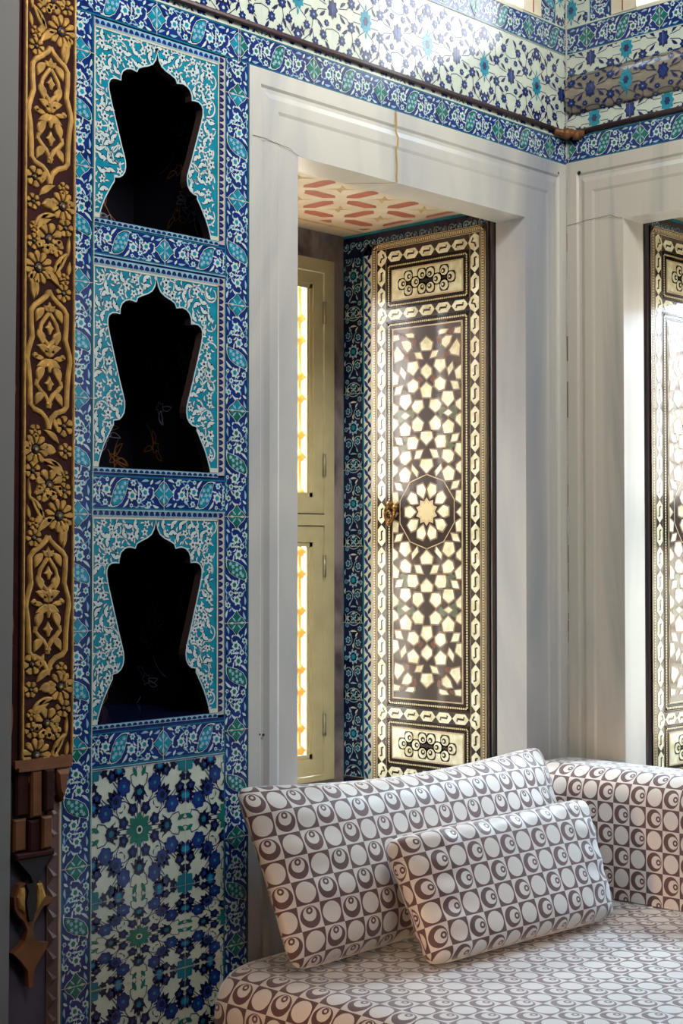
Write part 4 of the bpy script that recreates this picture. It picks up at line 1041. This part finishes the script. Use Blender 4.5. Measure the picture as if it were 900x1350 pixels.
b.dome([pz(*p) for p in [(170,890),(205,890),(230,990),(190,1040),(165,1090)]],0,.006,'gold'); b.dome([pz(*p) for p in [(60,900),(90,900),(90,1080),(50,1040),(40,960)]],0,.006,'gold'); b.build('gilded_face', pr)
# stone behind and zigzag moulding
b = MB(O=(0,.0,0)); b.box(-2.1,-1.843,.0005,.03,0,1.08,'mauve'); b.build('wall_plinth', kind='structure', label='dim mauve stone slab under the carved post') 
b = MB(O=(-1.829,-.0005,0)); b.lbox(-.014,.0135,0,1.06,-.01,.004,'clay')
z = .02
while z < 1.04:
    b.raw([b.P(-.012,z,.004),b.P(.012,z+.02,.004),b.P(-.012,z+.040,.004),b.P(-.004,z+.02,.013)],[(0,1,3),(1,2,3),(2,0,3)],'clay'); z += .042
b.tube([(-1.8115,-.003,0),(-1.8115,-.003,1.06)],.0036,'bone',8)
b.build('trim_10', kind='structure', label='narrow zigzag carved moulding left of the lower tiles')
# plain grey pier at the extreme left
b = MB(); zt, zb = 3.9, 0
b.raw([(-1.927-.002,-.02,3.1),(-1.9448,-.02,.5),(-3.6,-.02,.5),(-3.6,-.02,3.1),(-1.927,-.004,3.1),(-1.9448,-.004,.5),(-1.92,-.02,3.9),(-3.6,-.02,3.9),(-1.92,-.004,3.9),(-1.9448,-.02,0),(-3.6,-.02,0),(-1.9448,-.004,0)],
      [(0,1,2,3),(0,4,5,1),(6,0,3,7),(6,8,4,0),(1,9,10,2),(1,5,11,9)],'grey')
b.build('wall_front', kind='structure', label='plain grey plaster edge at the far left')

# ==================================================================== DIVAN AND CUSHIONS
def uvset(o, uvs):
    me = o.data; l = me.uv_layers.new(name='UVMap')
    for lp in me.loops: l.data[lp.index].uv = uvs[lp.vertex_index]
def grid_mesh(name, P, UV, mk, parent=None, closed=False, **k):
    """P: rows x cols array of points"""
    nr, nc = len(P), len(P[0]); V = [tuple(p) for r in P for p in r]; U_ = [u for r in UV for u in r]
    F = [(i*nc+j,i*nc+j+1,(i+1)*nc+j+1,(i+1)*nc+j) for i in range(nr-1) for j in range(nc-1)]
    me = bpy.data.meshes.new(name); me.from_pydata(V,[],F); me.materials.append(M[mk]); me.polygons.foreach_set('use_smooth',[True]*len(F))
    o = bpy.data.objects.new(name, me); link(o,parent,**k); uvset(o,U_); return o
def pillow(name, BLc, BRc, TLc, TRc, T, cell, mk, label, p_edge=4., ears=.04, off=(0,0), sag=0., crease=.007, seed=0, backscale=.8, pinch=.5):
    cs = [np.array(c, float) for c in (BLc,BRc,TLc,TRc)]; c0 = sum(cs)/4
    W = np.linalg.norm(cs[1]-cs[0]); H = np.linalg.norm(cs[2]-cs[0])
    ux = (cs[1]-cs[0])/W; uz = (cs[2]-cs[0])/H; nn = np.cross(ux,uz); nn /= np.linalg.norm(nn)   # towards the room
    if nn[1] > 0: nn = -nn
    nu, nv = 72, 44; rnd = random.Random(seed); ph = [rnd.uniform(0,6) for _ in range(6)]
    verts = []; uvs = []; faces = []
    def pt(s_, t, side):
        # outline: slightly concave sides with soft corner ears
        es = 1-ears*(1-abs(t)**2.2); et = 1-ears*1.3*(1-abs(s_)**2.2)
        rc = .055
        cr = 1-.05*(abs(s_)*abs(t))**9
        a = s_*es*cr; c = t*et*cr
        base = cs[0]*(1-a)*(1-c)/4+cs[1]*(1+a)*(1-c)/4+cs[2]*(1-a)*(1+c)/4+cs[3]*(1+a)*(1+c)/4
        if sag and c > 0: base = base-np.array((0,0,sag*c*(1-a*a)))
        th = T*(max(0,1-abs(s_)**p_edge)**pinch)*(max(0,1-abs(t)**(p_edge*.8))**pinch)
        th *= 1-.22*(s_*s_)*(1)+.06*math.sin(3*s_+ph[0])*math.cos(2*t+ph[1])
        wr = crease*(math.sin(14*t+4*s_+ph[2])*max(0,abs(s_)-.55)*2+math.sin(19*s_+3*t+ph[3])*max(0,abs(t)-.6)*1.6)
        edge = (1-abs(s_)**8)*(1-abs(t)**8)
        return base+nn*side*(th*(1 if side > 0 else backscale)+wr*edge)
    idx = {}
    def remap(x): return math.sin(x*pi/2)*.55+x*.45
    for side in (1,-1):
        for i in range(nv+1):
            for j in range(nu+1):
                bord = i in (0,nv) or j in (0,nu)
                s_, t = remap(-1+2*j/nu), remap(-1+2*i/nv)
                if bord and side == -1: idx[(side,i,j)] = idx[(1,i,j)]; continue
                idx[(side,i,j)] = len(verts); verts.append(pt(s_,t,side))
    # arc-length uv on the front so that the pattern wraps over the edges
    def arcuv(side):
        G_ = [[verts[idx[(side,i,j)]] for j in range(nu+1)] for i in range(nv+1)]
        U_ = [[0]*(nu+1) for _ in range(nv+1)]; V_ = [[0]*(nu+1) for _ in range(nv+1)]
        for i in range(nv+1):
            for j in range(1,nu+1): U_[i][j] = U_[i][j-1]+np.linalg.norm(G_[i][j]-G_[i][j-1])
            m_ = U_[i][nu//2]; U_[i] = [u-m_ for u in U_[i]]
        for j in range(nu+1):
            for i in range(1,nv+1): V_[i][j] = V_[i-1][j]+np.linalg.norm(G_[i][j]-G_[i-1][j])
            m_ = V_[nv//2][j]
            for i in range(nv+1): V_[i][j] -= m_
        return U_, V_
    AU = {1: arcuv(1), -1: arcuv(-1)}
    luv = []
    for side in (1,-1):
        for i in range(nv):
            for j in range(nu):
                q = [(i,j),(i,j+1),(i+1,j+1),(i+1,j)]
                if side == -1: q = q[::-1]
                faces.append([idx[(side,)+a] for a in q])
                luv += [(AU[side][0][a[0]][a[1]]/cell[0]+off[0], AU[side][1][a[0]][a[1]]/cell[1]+off[1]) for a in q]
    verts = [v-c0 for v in verts]
    me = bpy.data.meshes.new(name); me.from_pydata([tuple(v) for v in verts],[],faces); me.materials.append(M[mk]); me.polygons.foreach_set('use_smooth',[True]*len(faces))
    l = me.uv_layers.new(name='UVMap')
    for lp, uvv in zip(me.loops, luv): l.data[lp.index].uv = uvv
    o = bpy.data.objects.new(name, me); o.location = c0; o['label'] = label; o['category'] = 'cushion'; COL.objects.link(o)
    return o
pillow('long_cushion',(-1.36,-.225,.582),(-.26,-.215,.585),(-1.405,-.080,.985),(-.25,-.080,.972),.085,(.056,.054),'fab','long silver and brown circle-patterned cushion leaning against the window wall',off=(.3,.45),sag=.028,ears=.028,seed=3,p_edge=5.)
pillow('small_cushion',(-1.10,-.40,.580),(-.455,-.445,.583),(-1.115,-.275,.850),(-.44,-.345,.872),.068,(.055,.054),'fab_side','smaller oblong circle-patterned cushion in front of the long cushion',off=(.1,.2),ears=.014,seed=5,p_edge=9.,pinch=.42)

def swept(name, prof, a0, a1, axis, cell, mk, caps=True, n=60, off=(0,0), wob=0., parent=None, **k):
    """prof: list of (p, z); swept along the other horizontal axis from a0 to a1; ends rounded by shrinking towards the centroid"""
    cp = (sum(p for p, z in prof)/len(prof), sum(z for p, z in prof)/len(prof))
    arc_ = [0]
    for i in range(1,len(prof)): arc_.append(arc_[-1]+math.hypot(prof[i][0]-prof[i-1][0],prof[i][1]-prof[i-1][1]))
    rows, uv = [], []
    ks = [(0,0),(.0,.35),(.003,.62),(.010,.80),(.022,.91),(.038,.97),(.06,1)]
    st = [(a0+(a1-a0)/abs(a1-a0)*d,s_) for d, s_ in ks]; st += [(a0+(a1-a0)*i/n,1) for i in range(1,n) if abs(a1-a0)*i/n > .07 and abs(a1-a0)*(n-i)/n > .07]+[(a1-(a1-a0)/abs(a1-a0)*d,s_) for d, s_ in ks[::-1]]
    for a, s_ in st:
        r, u = [], []
        for (p, z), L in zip(prof, arc_):
            P_, Z_ = cp[0]+(p-cp[0])*s_, cp[1]+(z-cp[1])*s_
            if wob and s_ == 1: Z_ += wob*(math.sin(5*a+3*p)+math.sin(11*p+7*a))*.5
            r.append((P_,a,Z_) if axis == 'y' else (a,P_,Z_)); u.append((L/cell[0]+off[0],(a+(1-s_)*.1)/cell[1]+off[1]))
        rows.append(r); uv.append(u)
    return grid_mesh(name, rows, uv, mk, parent, **k)
def rounded(p0, p1, z0, z1, r, n=8, start_bottom=True):
    pts = [(p0,z0)]
    pts += [(p0+r-r*math.cos(a),z1-r+r*math.sin(a)) for a in [pi/2*i/n for i in range(n+1)]]
    pts += [(p0+(p1-p0)*i/24,z1) for i in range(2,23) if p0+r < p0+(p1-p0)*i/24 < p1-r]
    pts += [(p1-r+r*math.sin(a),z1-r+r*math.cos(a)) for a in [pi/2*i/n for i in range(n+1)]]
    pts += [(p1,z0),(p0+.001,z0)]
    return pts
swept('divan_mattress', rounded(-1.462,-.012,.36,.575,.085), -.03, -1.9, 'y', (.058,.060),'fab_side', wob=.0015, off=(.2,.1), label='broad circle-patterned divan seat filling the lower right corner', cat='mattress')
swept('bolster', rounded(-.245,-.008,.578,.915,.075), -.012, -1.85, 'y', (.056,.050),'fab_back', wob=.0, off=(.45,.3), label='circle-patterned back bolster along the right wall under its window', cat='cushion')
b = MB(); b.box(-1.42,-.02,-1.85,-.03,0,.355,'oak'); b.box(-1.44,-.02,-1.87,-.03,.33,.358,'oak'); b.box(-1.43,-.02,-1.86,-.03,0,.06,'oak')
b.build('divan', label='dark wooden divan base under the patterned mattress', cat='divan')
